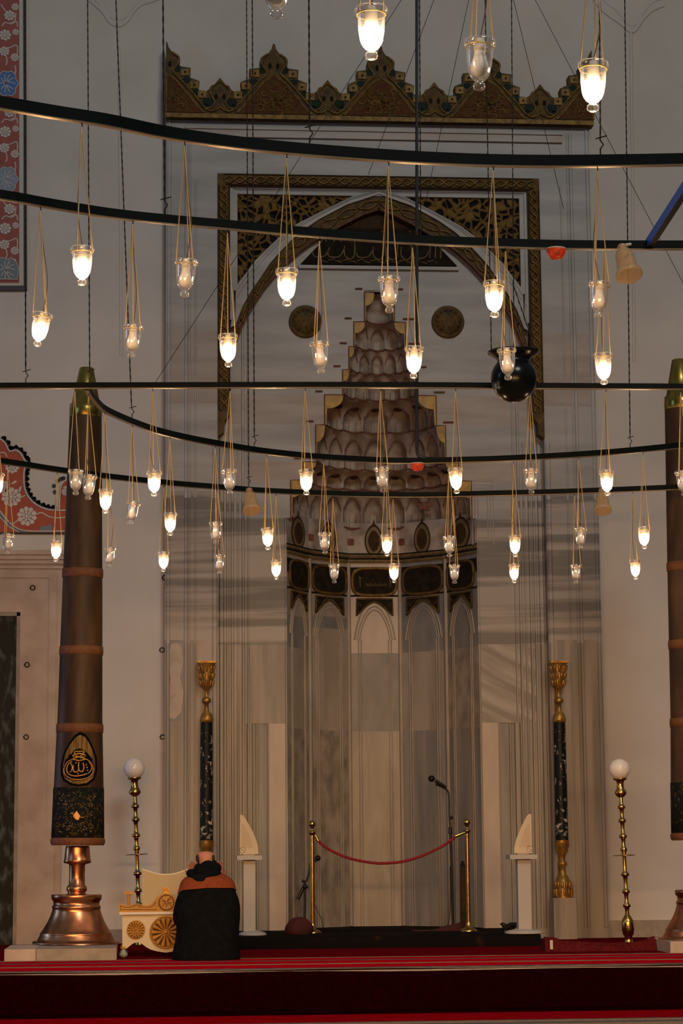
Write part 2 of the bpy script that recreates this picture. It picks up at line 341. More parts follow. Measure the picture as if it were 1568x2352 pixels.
# ================================================================== the setting
DF = PZ(784, 2225, 0).y                                             # front edge of the raised prayer floor
HZ = -0.318                                                         # level of the hall floor
struct(MB().box((-9, -24, HZ - 0.1), (9, DF + 0.05, HZ)).build('floor', 'hall_stripes'))
struct(MB().box((-9, DF + 0.02, HZ - 0.1), (9, 1.6, -0.012)).build('floor_dais', 'stone_dark'))
m = MB()                                                            # carpet laid over the dais and down its front
prof = [(-0.10, 0.0), (DF + 0.10, 0.0), (DF + 0.04, -0.006), (DF + 0.005, -0.03), (DF - 0.006, -0.07), (DF - 0.004, HZ + 0.05), (DF - 0.01, HZ + 0.028), (DF - 0.06, HZ + 0.018), (DF - 0.14, HZ + 0.012), (DF - 0.142, HZ)]
xs = [-8.5 + i * 0.25 for i in range(69)]; vs = []
for x in xs:
    for i, (y, z) in enumerate(prof): vs.append((x, y + (0.006 * math.sin(x * 3.1 + i) if 0 < i < 9 else 0), z + (0.004 * math.sin(x * 2.3 + i * 1.7) if 1 < i < 9 else 0)))
n = len(prof)
for a in range(len(xs) - 1):
    for b in range(n - 1):
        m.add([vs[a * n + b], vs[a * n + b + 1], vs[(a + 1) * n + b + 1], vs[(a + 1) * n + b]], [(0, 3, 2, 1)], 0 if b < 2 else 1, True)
o = m.build('prayer_carpet', ['dais_stripes', 'carpet_red_shaded'])
tag(o, 'deep red carpet with pale woven stripes covering the raised floor and its front', 'carpet')

XL, XR = PY(381, 700, -0.15).x, PY(1384, 1550, -0.15).x             # sides of the marble front
ZT = PY(870, 279, -0.15).z                                          # its top
m = MB()
m.box((-9, 0, -0.05), (XL + 0.1, 0.35, 12)).box((XR - 0.1, 0, -0.05), (9, 0.35, 12)).box((XL + 0.1, 0, ZT - 0.2), (XR - 0.1, 0.35, 12))
struct(m.build('wall_back', 'plaster'))
# relief lines on the plaster either side of the marble, ending in curved tops
for nme, pts in (('trim_1', [(278, 818), (276, 400), (273, 130), (270, 66)]), ('trim_2', [(1456, 830), (1452, 400), (1449, 130), (1448, 74)])):
    struct(MB().tube([PY(x, y, 0.0) for x, y in pts], 0.016, 8, flat=(0.4, 1)).build(nme, 'plaster'))
for nme, pts in (('trim_3', [(180, -20), (214, 6), (236, 26), (248, 44), (258, 54), (268, 58), (280, 56), (292, 46), (304, 28), (322, 10), (352, 0), (390, -16)]),
                 ('trim_4', [(1360, -10), (1376, 14), (1398, 34), (1424, 52), (1440, 66), (1450, 72), (1460, 66), (1472, 48), (1490, 28), (1510, 16), (1524, 12)])):
    struct(MB().tube(smooth_poly([PY(x, y, 0.0) for x, y in pts], 4), 0.024, 8, flat=(0.4, 1)).build(nme, 'plaster'))
for nme, pts in (('trim_8', [(170, -34), (206, -10), (228, 8), (242, 28), (256, 40), (268, 44), (282, 42), (298, 30), (316, 12), (346, -14), (380, -34)]), ('trim_9', [(1372, -26), (1390, 4), (1414, 22), (1438, 50), (1450, 58), (1462, 52), (1480, 24), (1504, 2), (1530, -4)])):
    struct(MB().tube(smooth_poly([PY(x, y, 0.0) for x, y in pts], 4), 0.012, 8, flat=(0.4, 1)).build(nme, 'plaster'))
# stone facing low on the left
sx1 = PY(141, 1800, -0.06).x; zc0, zc1 = PY(60, 1306, -0.06).z, PY(60, 1266, -0.06).z
m = MB(); dx = PY(42, 1800, -0.06).x; dz = PY(20, 1406, -0.06).z
m.box((dx, -0.06, -0.02), (sx1, 0, zc0)).box((-9, -0.06, dz), (dx, 0, zc0))
m.box((PY(108, 1800, -0.06).x, -0.075, -0.02), (PY(126, 1800, -0.06).x, -0.06, zc0 - 0.09)).box((-9, -0.075, zc0 - 0.09), (PY(126, 1800, -0.06).x, -0.06, zc0 - 0.05))
struct(m.build('trim_5', 'stone'))
m = MB()
for k, (d, t) in enumerate(((0.02, 0.25), (0.05, 0.5), (0.075, 0.75), (0.10, 1.0))):
    m.box((-9, -0.06 - d, lerp(zc0, zc1, t - 0.25)), (sx1 + d * 0.6, 0, lerp(zc0, zc1, t)))
struct(m.build('trim_6', 'stone'))
m = MB().box((-9, -0.015, -0.02), (dx - 0.02, 0, dz - 0.02)); struct(m.build('door_1', 'green_marble'))
m = MB().box((dx - 0.035, -0.05, -0.02), (dx, -0.0, dz)).box((-9, -0.05, dz - 0.035), (dx, 0, dz)); struct(m.build('trim_7', 'stone_dark'))
struct(MB().box((XR + 0.02, -0.05, -0.01), (9, 0, 0.16)).build('baseboard_right', 'stone_dark'))
struct(MB().box((sx1, -0.04, -0.01), (XL, 0, 0.13)).build('baseboard_left', 'stone_dark'))

# ------------------------------------------------------------------ painted tile panels on the left wall
def flower(m, c, r, Y, mi, line, petals=9, rot=0.0):
    for k in range(petals):
        a = rot + 2 * PI * k / petals; pts = []
        for t in (-0.5, -0.36, -0.12, 0.12, 0.36, 0.5):
            rr = r * (0.90 if abs(t) > 0.4 else 1.0 if abs(t) > 0.2 else 1.08); q = a + t * 2 * PI / petals * 0.92
            pts.append((c[0] + rr * math.cos(q), c[1] + rr * math.sin(q)))
        m.prism([(c[0] + 0.22 * r * math.cos(a), c[1] + 0.22 * r * math.sin(a))] + pts, Y - 0.006, Y, mi)
    for k in range(7):
        a = 2 * PI * k / 7; m.prism([(c[0] + 0.5 * r * math.cos(a + t) * q, c[1] + 0.5 * r * math.sin(a + t) * q) for t, q in ((-0.38, 1), (0, 1.1), (0.38, 1), (0, 0.18))], Y - 0.009, Y, mi)
    m.prism([(c[0] + r * 0.56 * math.cos(t * PI / 6), c[1] + r * 0.56 * math.sin(t * PI / 6)) for t in range(12)], Y - 0.0065, Y, line)
    m.prism([(c[0] + r * 0.16 * math.cos(t * PI / 4), c[1] + r * 0.16 * math.sin(t * PI / 4)) for t in range(8)], Y - 0.011, Y, mi)
def px_poly(pts, Y): return [xz(x, y, Y) for x, y in pts]
def px_tube(m, pts, w, Y, mi, flat=0.004):                          # a flat painted stroke on a wall
    q = [PY(x, y, Y) for x, y in pts]; q = smooth_poly(q, 5); m.tube(q, w, 4, mi=mi, flat=(flat / w, 1.0) if w > flat else None)
YT = -0.012
th = thing('tile_mural', PY(20, 660, 0.0), 'tall red tile panel with white flowers and blue medallions at upper left', 'tile mural')
m = MB(); m.prism(px_poly([(-60, -30), (48, -30), (49, 652), (-60, 652)], YT), YT, 0, 0); field = m.build('field', ['tile_red'], th)
m = MB(); m.prism(px_poly([(44, -30), (54, -30), (54, 656), (44, 650)], -0.02), -0.02, -0.0, 0); m.prism(px_poly([(-60, 650), (44, 650), (54, 657), (-60, 657)], -0.02), -0.02, 0, 0)
m.build('border', ['tile_cream'], th)
m = MB(); m.prism(px_poly([(53, -30), (60, -30), (62, 667), (56, 657)], -0.03), -0.03, 0, 0); m.prism(px_poly([(-60, 656), (56, 656), (62, 667), (-60, 667)], -0.03), -0.03, 0, 0)
m.build('frame', ['tile_dark'], th)
S = 1 / ppm(0); vine = MB()
for oy in (0, 222, 444):
    for cx, cy, r in ((22, 36, 13), (12, 81, 14), (10, 118, 12), (34, 132, 10), (35, 16, 9), (36, 74, 8)):
        if oy + cy < 650: m = MB(); flower(m, xz(cx, cy + oy, YT), r * S * 0.92, YT, 0, 1, 8, cy); m.build('flower', ['tile_white', 'tile_outline'], th)
    for st in ([(4, 60), (12, 52), (26, 55), (38, 50), (40, 62)], [(36, 140), (40, 118), (38, 104), (26, 108), (16, 112)], [(36, 30), (34, 48), (24, 52)], [(2, 10), (10, 22), (16, 30)], [(14, 128), (16, 142), (13, 150)], [(34, 150), (36, 162), (34, 170)]):
        if oy + st[-1][1] < 650: px_tube(vine, [(x, y + oy) for x, y in st], 2.0 * S, YT, 0)
vine.build('vine', ['tile_white', 'tile_outline'], th)
for cy, mt in ((192, 'tile_blue'), (412, 'tile_grey_blue'), (620, 'tile_slate')):
    pts = [(17 + 23 * math.cos(t) * (1 + 0.10 * math.cos(8 * t)), cy - 29 * math.sin(t) * (1 + 0.10 * math.cos(6 * t))) for t in [2 * PI * k / 40 for k in range(40)]]
    if cy == 620: pts = [(-60, 594), (6, 592), (18, 596), (26, 592), (38, 602), (43, 616), (40, 642), (-60, 640)]
    m = MB(); m.prism(px_poly(pts, YT), YT - 0.008, YT, 0)
    for k in range(5):
        a = k * PI / 5; px_tube(m, [(17 + 18 * math.cos(a), cy - 22 * math.sin(a)), (17 + 5 * math.cos(a + 0.9), cy - 5 * math.sin(a + 0.9)), (17 - 18 * math.cos(a), cy + 22 * math.sin(a))], 1.3 * S, YT - 0.006, 1, 0.005)
    m.tube([PY(x, y, YT - 0.006) for x, y in pts], 1.3 * S, 4, True, 1)
    m.build('medallion', [mt, 'tile_white'], th)

th = thing('tile_lunette', PY(60, 1225, 0), 'orange-red painted lunette with white flowers and scalloped leafy edge behind the left candle', 'tile panel')
body = [(-80, 1226), (-80, 1008), (0, 1008), (12, 1018), (22, 1036), (36, 1034), (48, 1042), (56, 1056), (62, 1064), (56, 1080), (55, 1100), (57, 1122), (66, 1142), (82, 1158), (102, 1168), (122, 1172), (160, 1172), (200, 1168), (200, 1224)]
m = MB(); m.prism(px_poly(body, -0.012), -0.012, 0, 0); m.prism(px_poly([(137, 1171), (138, 1130), (142, 1112), (156, 1102), (200, 1096), (200, 1171)], -0.012), -0.012, 0, 0); m.build('field', ['tile_orange'], th)
m = MB(); edge = body[2:18]; px_tube(m, edge, 2.6 * S, -0.014, 0, 0.006)
px_tube(m, [(136, 1172), (138, 1130), (142, 1112), (156, 1102), (200, 1096)], 2.4 * S, -0.014, 0, 0.006)
px_tube(m, [(-20, 1150), (0, 1174), (18, 1196), (40, 1214), (70, 1220), (150, 1220)], 2.2 * S, -0.014, 0, 0.006); px_tube(m, [(-20, 1164), (2, 1190), (22, 1210), (44, 1222)], 2.0 * S, -0.014, 0, 0.006)
px_tube(m, [(82, 1182), (96, 1178), (110, 1186), (128, 1190), (152, 1188)], 2.2 * S, -0.014, 0, 0.006); px_tube(m, [(0, 1040), (10, 1040), (16, 1050)], 2 * S, -0.014, 0, 0.006)
px_tube(m, [(30, 1204), (40, 1196), (46, 1190)], 2 * S, -0.014, 0, 0.006); px_tube(m, [(40, 1146), (50, 1142), (58, 1138)], 2 * S, -0.014, 0, 0.006)
for lf in ([(24, 1112), (34, 1104), (40, 1106), (32, 1112)], [(40, 1130), (46, 1118), (50, 1116), (46, 1132)], [(144, 1120), (152, 1116), (158, 1120), (150, 1123)]):
    m.prism(px_poly(lf, -0.012), -0.018, -0.012, 0)
m.build('painted_lines', ['tile_white'], th)
for cx, cy, r in ((28, 1072, 15), (26, 1142, 21), (62, 1186, 21), (6, 1118, 14), (150, 1130, 8)): m = MB(); flower(m, xz(cx, cy, -0.012), r * S, -0.012, 0, 1, 10, cx); m.build('flower', ['tile_white', 'tile_outline'], th)
m = MB(); m.prism(px_poly([(90, 1220), (92, 1210), (104, 1208), (112, 1206), (116, 1202), (120, 1210), (119, 1220)], -0.012), -0.018, -0.012, 0)
px_tube(m, [(-20, 1157), (1, 1182), (20, 1203), (42, 1218), (60, 1222)], 3.0 * S, -0.0155, 0, 0.004); m.build('blue_band', ['tile_slate'], th)
m = MB()
fr = [PY(x, y, -0.008) for x, y in edge]; fr = smooth_poly(fr, 8); cen = PY(96, 1110, 0)
for i in range(4, len(fr) - 2, 5):
    t = (fr[i + 2] - fr[i - 2]).normalized(); nn = Vector((t.z, 0, -t.x))
    if nn.z < 0 and i < 70 or nn.x < -0.3: nn = -nn
    nn = Vector((-t.z, 0, t.x)) if Vector((-t.z, 0, t.x)).dot(Vector((1, 0, 1.2))) > 0 else Vector((t.z, 0, -t.x))
    c = fr[i] + nn * 0.026
    for a, q in ((0.0, 0.021), (0.017, 0.014), (-0.017, 0.014), (0, 0.017)):
        cc = c + t * a + (nn * 0.012 if a == 0 and q < 0.02 else Vector((0, 0, 0)))
        m.prism([(cc.x + q * math.cos(k * PI / 4), cc.z + q * math.sin(k * PI / 4)) for k in range(8)], -0.010, 0, 0)
px_tube(m, edge, 3.4 * S, -0.006, 0, 0.006)
for x, y in ((133, 1104), (124, 1116), (126, 1130), (146, 1098), (140, 1100)):
    p = PY(x, y, -0.008); m.prism([(p.x + 0.02 * math.cos(k * PI / 4), p.z + 0.02 * math.sin(k * PI / 4)) for k in range(8)], -0.010, 0, 0)
m.box((PY(-80, 1224, 0).x, -0.014, PY(0, 1227, 0).z), (PY(190, 1224, 0).x, 0, PY(0, 1223, 0).z))
m.build('leaf_fringe', ['leaf_black'], th); th.location.y -= 0.004

# iron rings on the stone and plaster
for i, (x, y, lab) in enumerate(((75, 1350, 'small iron ring in the stone above the dark green marble panel'), (62, 1527, 'small iron ring in the stone beside the top of the green marble panel'),
        (60, 1693, 'lowest small iron ring in the stone beside the green marble panel'), (378, 1327, 'dark iron ring on the plaster, topmost of three left of the marble'),
        (372, 1493, 'dark iron ring on the plaster, middle one of three left of the marble'), (373, 1693, 'dark iron ring on the plaster, lowest of three left of the marble'))):
    Y = -0.07 if i < 3 else -0.006
    p = PY(x, y, Y); m = MB().tube([p + Vector((0.022 * math.cos(q), -0.004 - 0.012 * math.sin(q), 0.022 * math.sin(q))) for q in [k * PI / 7 for k in range(14)]], 0.005, 6, True)
    m.tube([p + Vector((-0.022, 0.02 if i >= 3 else 0.012, 0)), p + Vector((-0.022, -0.008, 0))], 0.008, 6)
    tag(rebase(m.build('iron_ring', 'chain_dark'), p), lab, 'iron ring')

# ================================================================== the mihrab
mih = thing('mihrab', (0, 0, 0), 'tall marble prayer niche with carved gilded frame and stepped stalactite hood', 'prayer niche')
YO, YI, YS = -0.15, -0.02, -0.10                                    # outer frame, inner field, spandrel planes
def Zp(py, Y=YI, px=870): return PY(px, py, Y).z
X5 = (PY(1243, 700, YO).x - PY(500, 700, YO).x) / 2; XC = (PY(1243, 700, YO).x + PY(500, 700, YO).x) / 2
WN = (PY(1090, 1400, YI).x - PY(653, 1400, YI).x) / 2; XN = XC
XO0, XO1 = XL, XR
# outer side piers and top, faced with slabs of different marble
slab = []
def sl(mat): m_ = MB(); slab.append((mat, m_)); return m_
rows_l = [(279, 400, 'marble_plain'), (400, 560, 'marble_plain'), (560, 760, 'marble_plain'), (760, 930, 'marble_pink'), (930, 1130, 'marble_plain'), (1130, 1470, 'marble_band'), (1470, 1655, 'marble_vert'), (1655, 2185, 'marble_vert')]
for (a, b, mt) in rows_l:
    za, zb = Zp(a, YO), max(Zp(b, YO), 0.0)
    for x0, x1 in ((XO0, XC - X5), (XC + X5, XO1)):
        if a == 1470: 
            xm = lerp(x0, x1, 0.38) if x0 < 0 else lerp(x0, x1, 0.62)
            sl('marble_vert_grey' if x0 < 0 else 'marble_vert').box((x0, YO, zb), (xm, 0.2, za)); sl('marble_vert').box((xm, YO, zb), (x1, 0.2, za))
        else: sl(mt).box((x0, YO, zb), (x1, 0.2, za))
    if a == 279: sl('marble_plain').box((XC - X5, YO, Zp(404, YO)), (XC + X5, 0.2, za))
# inner field around the niche, stepped to the hood
TI = [(832, 900, 672, 740), (808, 926, 740, 797), (796, 938, 797, 850), (781, 953, 850, 908), (740, 996, 908, 977), (719, 1017, 977, 1062), (690, 1047, 1062, 1104), (662, 1077, 1104, 1190)]
tiers = []
for l, r, a, b in TI:
    wl = (PY(r, (a + b) / 2, YI).x - PY(l, (a + b) / 2, YI).x) / 2
    tiers.append((wl, Zp(a), Zp(b)))
ztop = Zp(404)
sl('marble_plain').box((XC - X5, YI, tiers[0][1]), (XC + X5, 0.2, ztop))
inner_rows = [(0, 'marble_plain'), (1, 'marble_plain'), (2, 'marble_plain'), (3, 'marble_plain'), (4, 'marble_pink'), (5, 'marble_plain'), (6, 'marble_pink'), (7, 'marble_plain')]
for i, mt in inner_rows:
    wl, za, zb = tiers[i]
    for sg in (-1, 1):
        xa, xb = (XC - X5, XN - wl) if sg < 0 else (XN + wl, XC + X5)
        xm = xb + sg * 0.35 if abs(xb - xa) > 0.7 and sg < 0 else xa + 0.35 if abs(xb - xa) > 0.7 else None
        if xm: sl('marble_plain' if i % 2 else mt).box((xa, YI, zb), (xm, 0.2, za)); sl(mt).box((xm, YI, zb), (xb, 0.2, za))
        else: sl(mt).box((xa, YI, zb), (xb, 0.2, za))
zlow = 0.09; zj = Zp(1661)
for sg in (-1, 1):
    X = lambda d: XN + sg * d
    def bx(mt, d0, d1, z0, z1, y=YI): sl(mt).box((X(d0), y, z0), (X(d1), 0.2, z1))
    bx('marble_band', WN, X5, Zp(1480), tiers[7][2])
    bx('marble_vert' if sg < 0 else 'marble_diag', WN, WN + (X5 - WN) * (1.0 if sg < 0 else 0.83), zj, Zp(1480))
    if sg > 0: bx('marble_vert', WN + (X5 - WN) * 0.83, X5, zj, Zp(1480))
    bx('marble_white', WN, WN + 0.185, zlow, zj); bx('marble_vert_grey', WN + 0.185, WN + 0.42, zlow, zj, YI + 0.015); bx('marble_vert', WN + 0.42, X5, zlow, zj)
    sl('stone_dark').box((X(WN), YI - 0.03, 0), (X(X5), 0.2, zlow))
for mt, m in slab: m.build('facing', mt, mih)
MB().prism(px_poly([(392, 1480), (404, 1474), (416, 1482), (420, 1520), (414, 1556), (421, 1590), (416, 1636), (400, 1652), (388, 1648), (385, 1600), (392, 1560), (386, 1520)], YO), YO - 0.004, YO).build('pale_patch', 'pale_marble', mih)
# upright mouldings of the piers
for sg in (-1, 1):
    def strip(d, wd, pr, z0, z1, y):
        cuts = [z0] + [z for z in (Zp(1661), Zp(1480), Zp(1150)) if z0 + 0.05 < z < z1 - 0.05] + [z1]
        for za_, zb_ in zip(cuts, cuts[1:]):
            mt = 'marble_vert' if zb_ <= Zp(1480) + 0.01 else 'marble_band' if zb_ <= Zp(1150) + 0.01 else 'marble_plain'
            p_ = pr * (0.8 if mt == 'marble_vert' else 0.5)
            MB().prism3([(XN + sg * d - wd / 2, y, za_), (XN + sg * d - wd * 0.3, y - p_, za_), (XN + sg * d + wd * 0.3, y - p_, za_), (XN + sg * d + wd / 2, y, za_)], (0, 0, zb_ - za_)).build('moulding', mt, mih)
    W_ = XN - XO0 if sg < 0 else XO1 - XN
    strip(W_ - 0.20, 0.035, 0.022, 0.1, Zp(300, YO), YO); strip(W_ - 0.235, 0.02, 0.012, 0.1, Zp(300, YO), YO); strip(W_ - 0.03, 0.04, 0.015, 0.1, ZT, YO)
    strip(X5 + 0.03, 0.05, 0.02, 0.1, Zp(1015, YO), YO); strip(X5 + 0.22, 0.02, 0.012, 0.1, Zp(420, YO), YO)
    for d, wd, pr in ((X5 - 0.04, 0.05, 0.035), (X5 - 0.10, 0.03, 0.02), (X5 - 0.145, 0.03, 0.03), (X5 - 0.20, 0.02, 0.015), (WN + 0.30, 0.02, 0.012), (WN + 0.36, 0.035, 0.03), (WN + 0.41, 0.02, 0.02)):
        strip(d, wd, pr, zlow, Zp(1661 if d < WN + 0.42 else 1015), YI)
    for d, wd, pr in ((X5 - 0.25, 0.03, 0.03), (X5 - 0.30, 0.02, 0.02)): strip(d, wd, pr, zlow, Zp(700), YI)
    strip(WN + 0.19, 0.015, 0.008, zlow, zj, YI); strip(WN + 0.012, 0.024, 0.012, zlow, tiers[7][2], YI)
m = MB()                                                            # pinkish cornice frame under the crest
zc = Zp(312, YO)
m.box((XO0 + 0.19, YO - 0.03, zc - 0.045), (XO1 - 0.28, YO, zc + 0.045)).box((XO0 + 0.19, YO - 0.045, zc + 0.03), (XO1 - 0.28, YO, zc + 0.052))
m.build('cornice', 'marble_pink', mih)
m = MB()
for x, y, wd, h in ((1108, 1178, 50, 150),):
    p = PY(x, y, YI); a, b = wd / 2 / ppm(YI), h / 2 / ppm(YI)
    for g in (1.0, 0.72, 0.45): m.tube([(p.x - a * g, YI, p.z - b * (1 - (1 - g) * 0.4)), (p.x + a * g, YI, p.z - b * (1 - (1 - g) * 0.4)), (p.x + a * g, YI, p.z + b * (1 - (1 - g) * 0.4)), (p.x - a * g, YI, p.z + b * (1 - (1 - g) * 0.4))], 0.006, 4, True)
m.build('panel_outline', 'marble_pink', mih)

# crest with stepped finials -------------------------------------------------
ZB = PY(870, 281, -0.2).z; KX = 1 / ppm(-0.2)
HALF = [(0, 197), (3, 193), (5.5, 182), (11, 173), (19, 165), (28, 161), (32, 152), (31, 144), (30, 133), (56, 129), (55, 104), (76, 95), (74, 72), (91, 70), (97, 74), (102, 84), (110, 88), (123.5, 105)]
CX0, CX1 = PY(381, 180, -0.2).x, PY(1359, 190, -0.2).x; UN = (CX1 - CX0) / 4; kx = UN / 245.0
ctr = [CX0 + UN * k for k in range(5)]
prof = []
for k in range(4):
    prof += [(ctr[k] + dx * kx, h) for dx, h in HALF[:-1]] + [(ctr[k] + UN / 2, 105)] + [(ctr[k + 1] - dx * kx, h) for dx, h in HALF[:-1]][::-1]
top = [p for i, p in enumerate(prof) if i == 0 or abs(p[0] - prof[i - 1][0]) + abs(p[1] - prof[i - 1][1]) > 1e-6]
top = [(x, ZB + h * KX * 0.96) for x, h in top]
crest = MB().prism([(CX0, ZB)] + top + [(CX1, ZB)], -0.23, -0.10).build('crest', 'old_gilding', mih)
red, gld = MB(), MB()
H_ = lambda h: ZB + h * KX * 0.96
def clip(pts): return [(min(max(x, CX0 + 0.004), CX1 - 0.004), z) for x, z in pts]
def inside(x, mg=0.02): return CX0 + mg < x < CX1 - mg
def disc(x, z, r, y0, y1, n=8, e=1.0):
    if inside(x, r): MB().prism([(x + r * math.cos(2 * PI * k / n), z + e * r * math.sin(2 * PI * k / n)) for k in range(n)], y0, y1).build('piercing', 'dark_paint', crest)
for k, cx in enumerate(ctr):
    og = [(-86, 14), (-70, 30), (-56, 52), (-40, 72), (-26, 92), (-12, 104), (0, 112), (12, 104), (26, 92), (40, 72), (56, 52), (70, 30), (86, 14)]
    q = clip([(cx + x * kx, H_(h)) for x, h in og]); red.prism(q, -0.238, -0.225)
    gld.tube([(x, -0.236, z) for x, z in q], 0.013, 6)
    for j in range(26):                                             # raised arabesque in the red field
        t = j / 26; a = j * 2.4; rr = 6 + 2.5 * j; x = rr * math.cos(a) * 0.9; h = 48 + rr * 0.5 * math.sin(a)
        if abs(x) < 80 - h * 0.62 and inside(cx + x * kx, 0.06):
            gld.tube([(cx + (x + 8 * math.cos(a + b)) * kx, -0.241, H_(h + 7 * math.sin(a + b))) for b in (0, 1, 2, 3, 4)], 0.009, 5)
    for sg in (-1, 1):
        for x, h in ((43, 117), (64, 84), (82, 60)):
            xx = cx + sg * x * kx
            if inside(xx, 0.05):
                gld.box((xx - 0.042, -0.243, H_(h - 9)), (xx + 0.042, -0.23, H_(h + 9))); disc(xx, H_(h), 0.011, -0.247, -0.24)
        for x, h, a, b in ((26, 127, 8, 10), (46, 97, 10, 8), (68, 66, 10, 8), (98, 42, 15, 11), (90, 30, 8, 6)):
            xx = cx + sg * x * kx
            if inside(xx, 0.06): MB().prism([(xx + a * kx * math.cos(2 * PI * q / 8), H_(h + b * math.sin(2 * PI * q / 8))) for q in range(8)], -0.235, -0.225).build('green_field', 'carved_green', crest)
        if inside(cx + sg * 9 * kx, 0.02): disc(cx + sg * 9 * kx, H_(138), 0.017, -0.236, -0.225, 8, 1.9)
        xs_ = [(30, 122), (22, 114), (14, 112)]
        e = [(14, 168), (28, 156), (28, 142), (18, 126), (16, 116), (30, 102), (46, 82), (62, 62), (76, 42), (88, 26), (102, 18), (114, 22), (123, 30)]
        pts = [(cx + sg * x * kx, -0.236, H_(h)) for x, h in e if inside(cx + sg * x * kx, 0.0)]
        if len(pts) > 3: gld.tube(smooth_poly(pts, 3), 0.012, 6)
    if k < 4:
        mx = cx + UN / 2
        for sg in (-1, 1):
            disc(mx + sg * 9 * kx, H_(56), 0.018, -0.236, -0.225, 8, 1.6)
            gld.tube(smooth_poly([(mx, -0.236, H_(96)), (mx + sg * 22 * kx, -0.236, H_(74)), (mx + sg * 20 * kx, -0.236, H_(58)), (mx + sg * 12 * kx, -0.236, H_(42)), (mx + sg * 20 * kx, -0.236, H_(28)), (mx + sg * 32 * kx, -0.236, H_(24))], 3), 0.010, 6)
gld.box((CX0, -0.245, H_(0)), (CX1, -0.22, H_(11)))
red.build('red_field', 'carved_red', crest); gld.build('carving', 'dull_gilding', crest)

# square gilded frame with a braided vine ------------------------------------
YF = -0.17; fw_ = 29 / ppm(YF); zf1 = Zp(404, YF); zf0 = Zp(1004, YF)
m = MB(); xl, xr_ = XC - X5, XC + X5
m.box((xl, YF, zf1 - fw_), (xr_, YO + 0.1, zf1))
for sg in (-1, 1):
    a = XC + sg * X5; b = XC + sg * (X5 - fw_)
    m.prism([(a, zf0), (a, zf1 - fw_), (b, zf1 - fw_), (b, zf0 + 0.22), (lerp(a, b, 0.55), zf0 + 0.16), (lerp(a, b, 0.5), zf0 + 0.04)], YF, YI)
frame = m.build('gilded_frame', 'old_gilding', mih)
m = MB(); e = MB()
def braid(p0, p1, amp, wl_, nrm):
    p0, p1 = Vector(p0), Vector(p1); L = (p1 - p0).length; d = (p1 - p0) / L; s = Vector((-d.z, 0, d.x)); n_ = max(8, int(L / wl_ * 14))
    for ph in (0, PI):
        m.tube([p0 + d * (L * i / n_) + s * amp * math.sin(2 * PI * L * i / n_ / wl_ + ph) + Vector((0, -0.006 - 0.006 * math.cos(2 * PI * L * i / n_ / wl_ + ph), 0)) for i in range(n_ + 1)], 0.0125, 5)
    k = 0
    while k * wl_ / 2 < L:
        c = p0 + d * (k * wl_ / 2 + wl_ / 4); m.ball(c, 0.013, 6, sc=(1, 0.6, 1)); k += 1
    for sg in (-1, 1): e.tube([p0 + s * sg * (fw_ / 2 - 0.008) + Vector((0, -0.002, 0)), p1 + s * sg * (fw_ / 2 - 0.008) + Vector((0, -0.002, 0))], 0.007, 4)
h_ = fw_ / 2
braid((xl + h_, YF, zf1 - h_), (xr_ - h_, YF, zf1 - h_), fw_ * 0.27, 0.21, 0)
for sg in (-1, 1): braid((XC + sg * (X5 - h_), YF, zf1 - fw_), (XC + sg * (X5 - h_), YF, zf0 + 0.26), fw_ * 0.27, 0.17, 0)
m.build('braid', 'dull_gilding', frame); e.build('edge_line', 'deep_brown', frame)

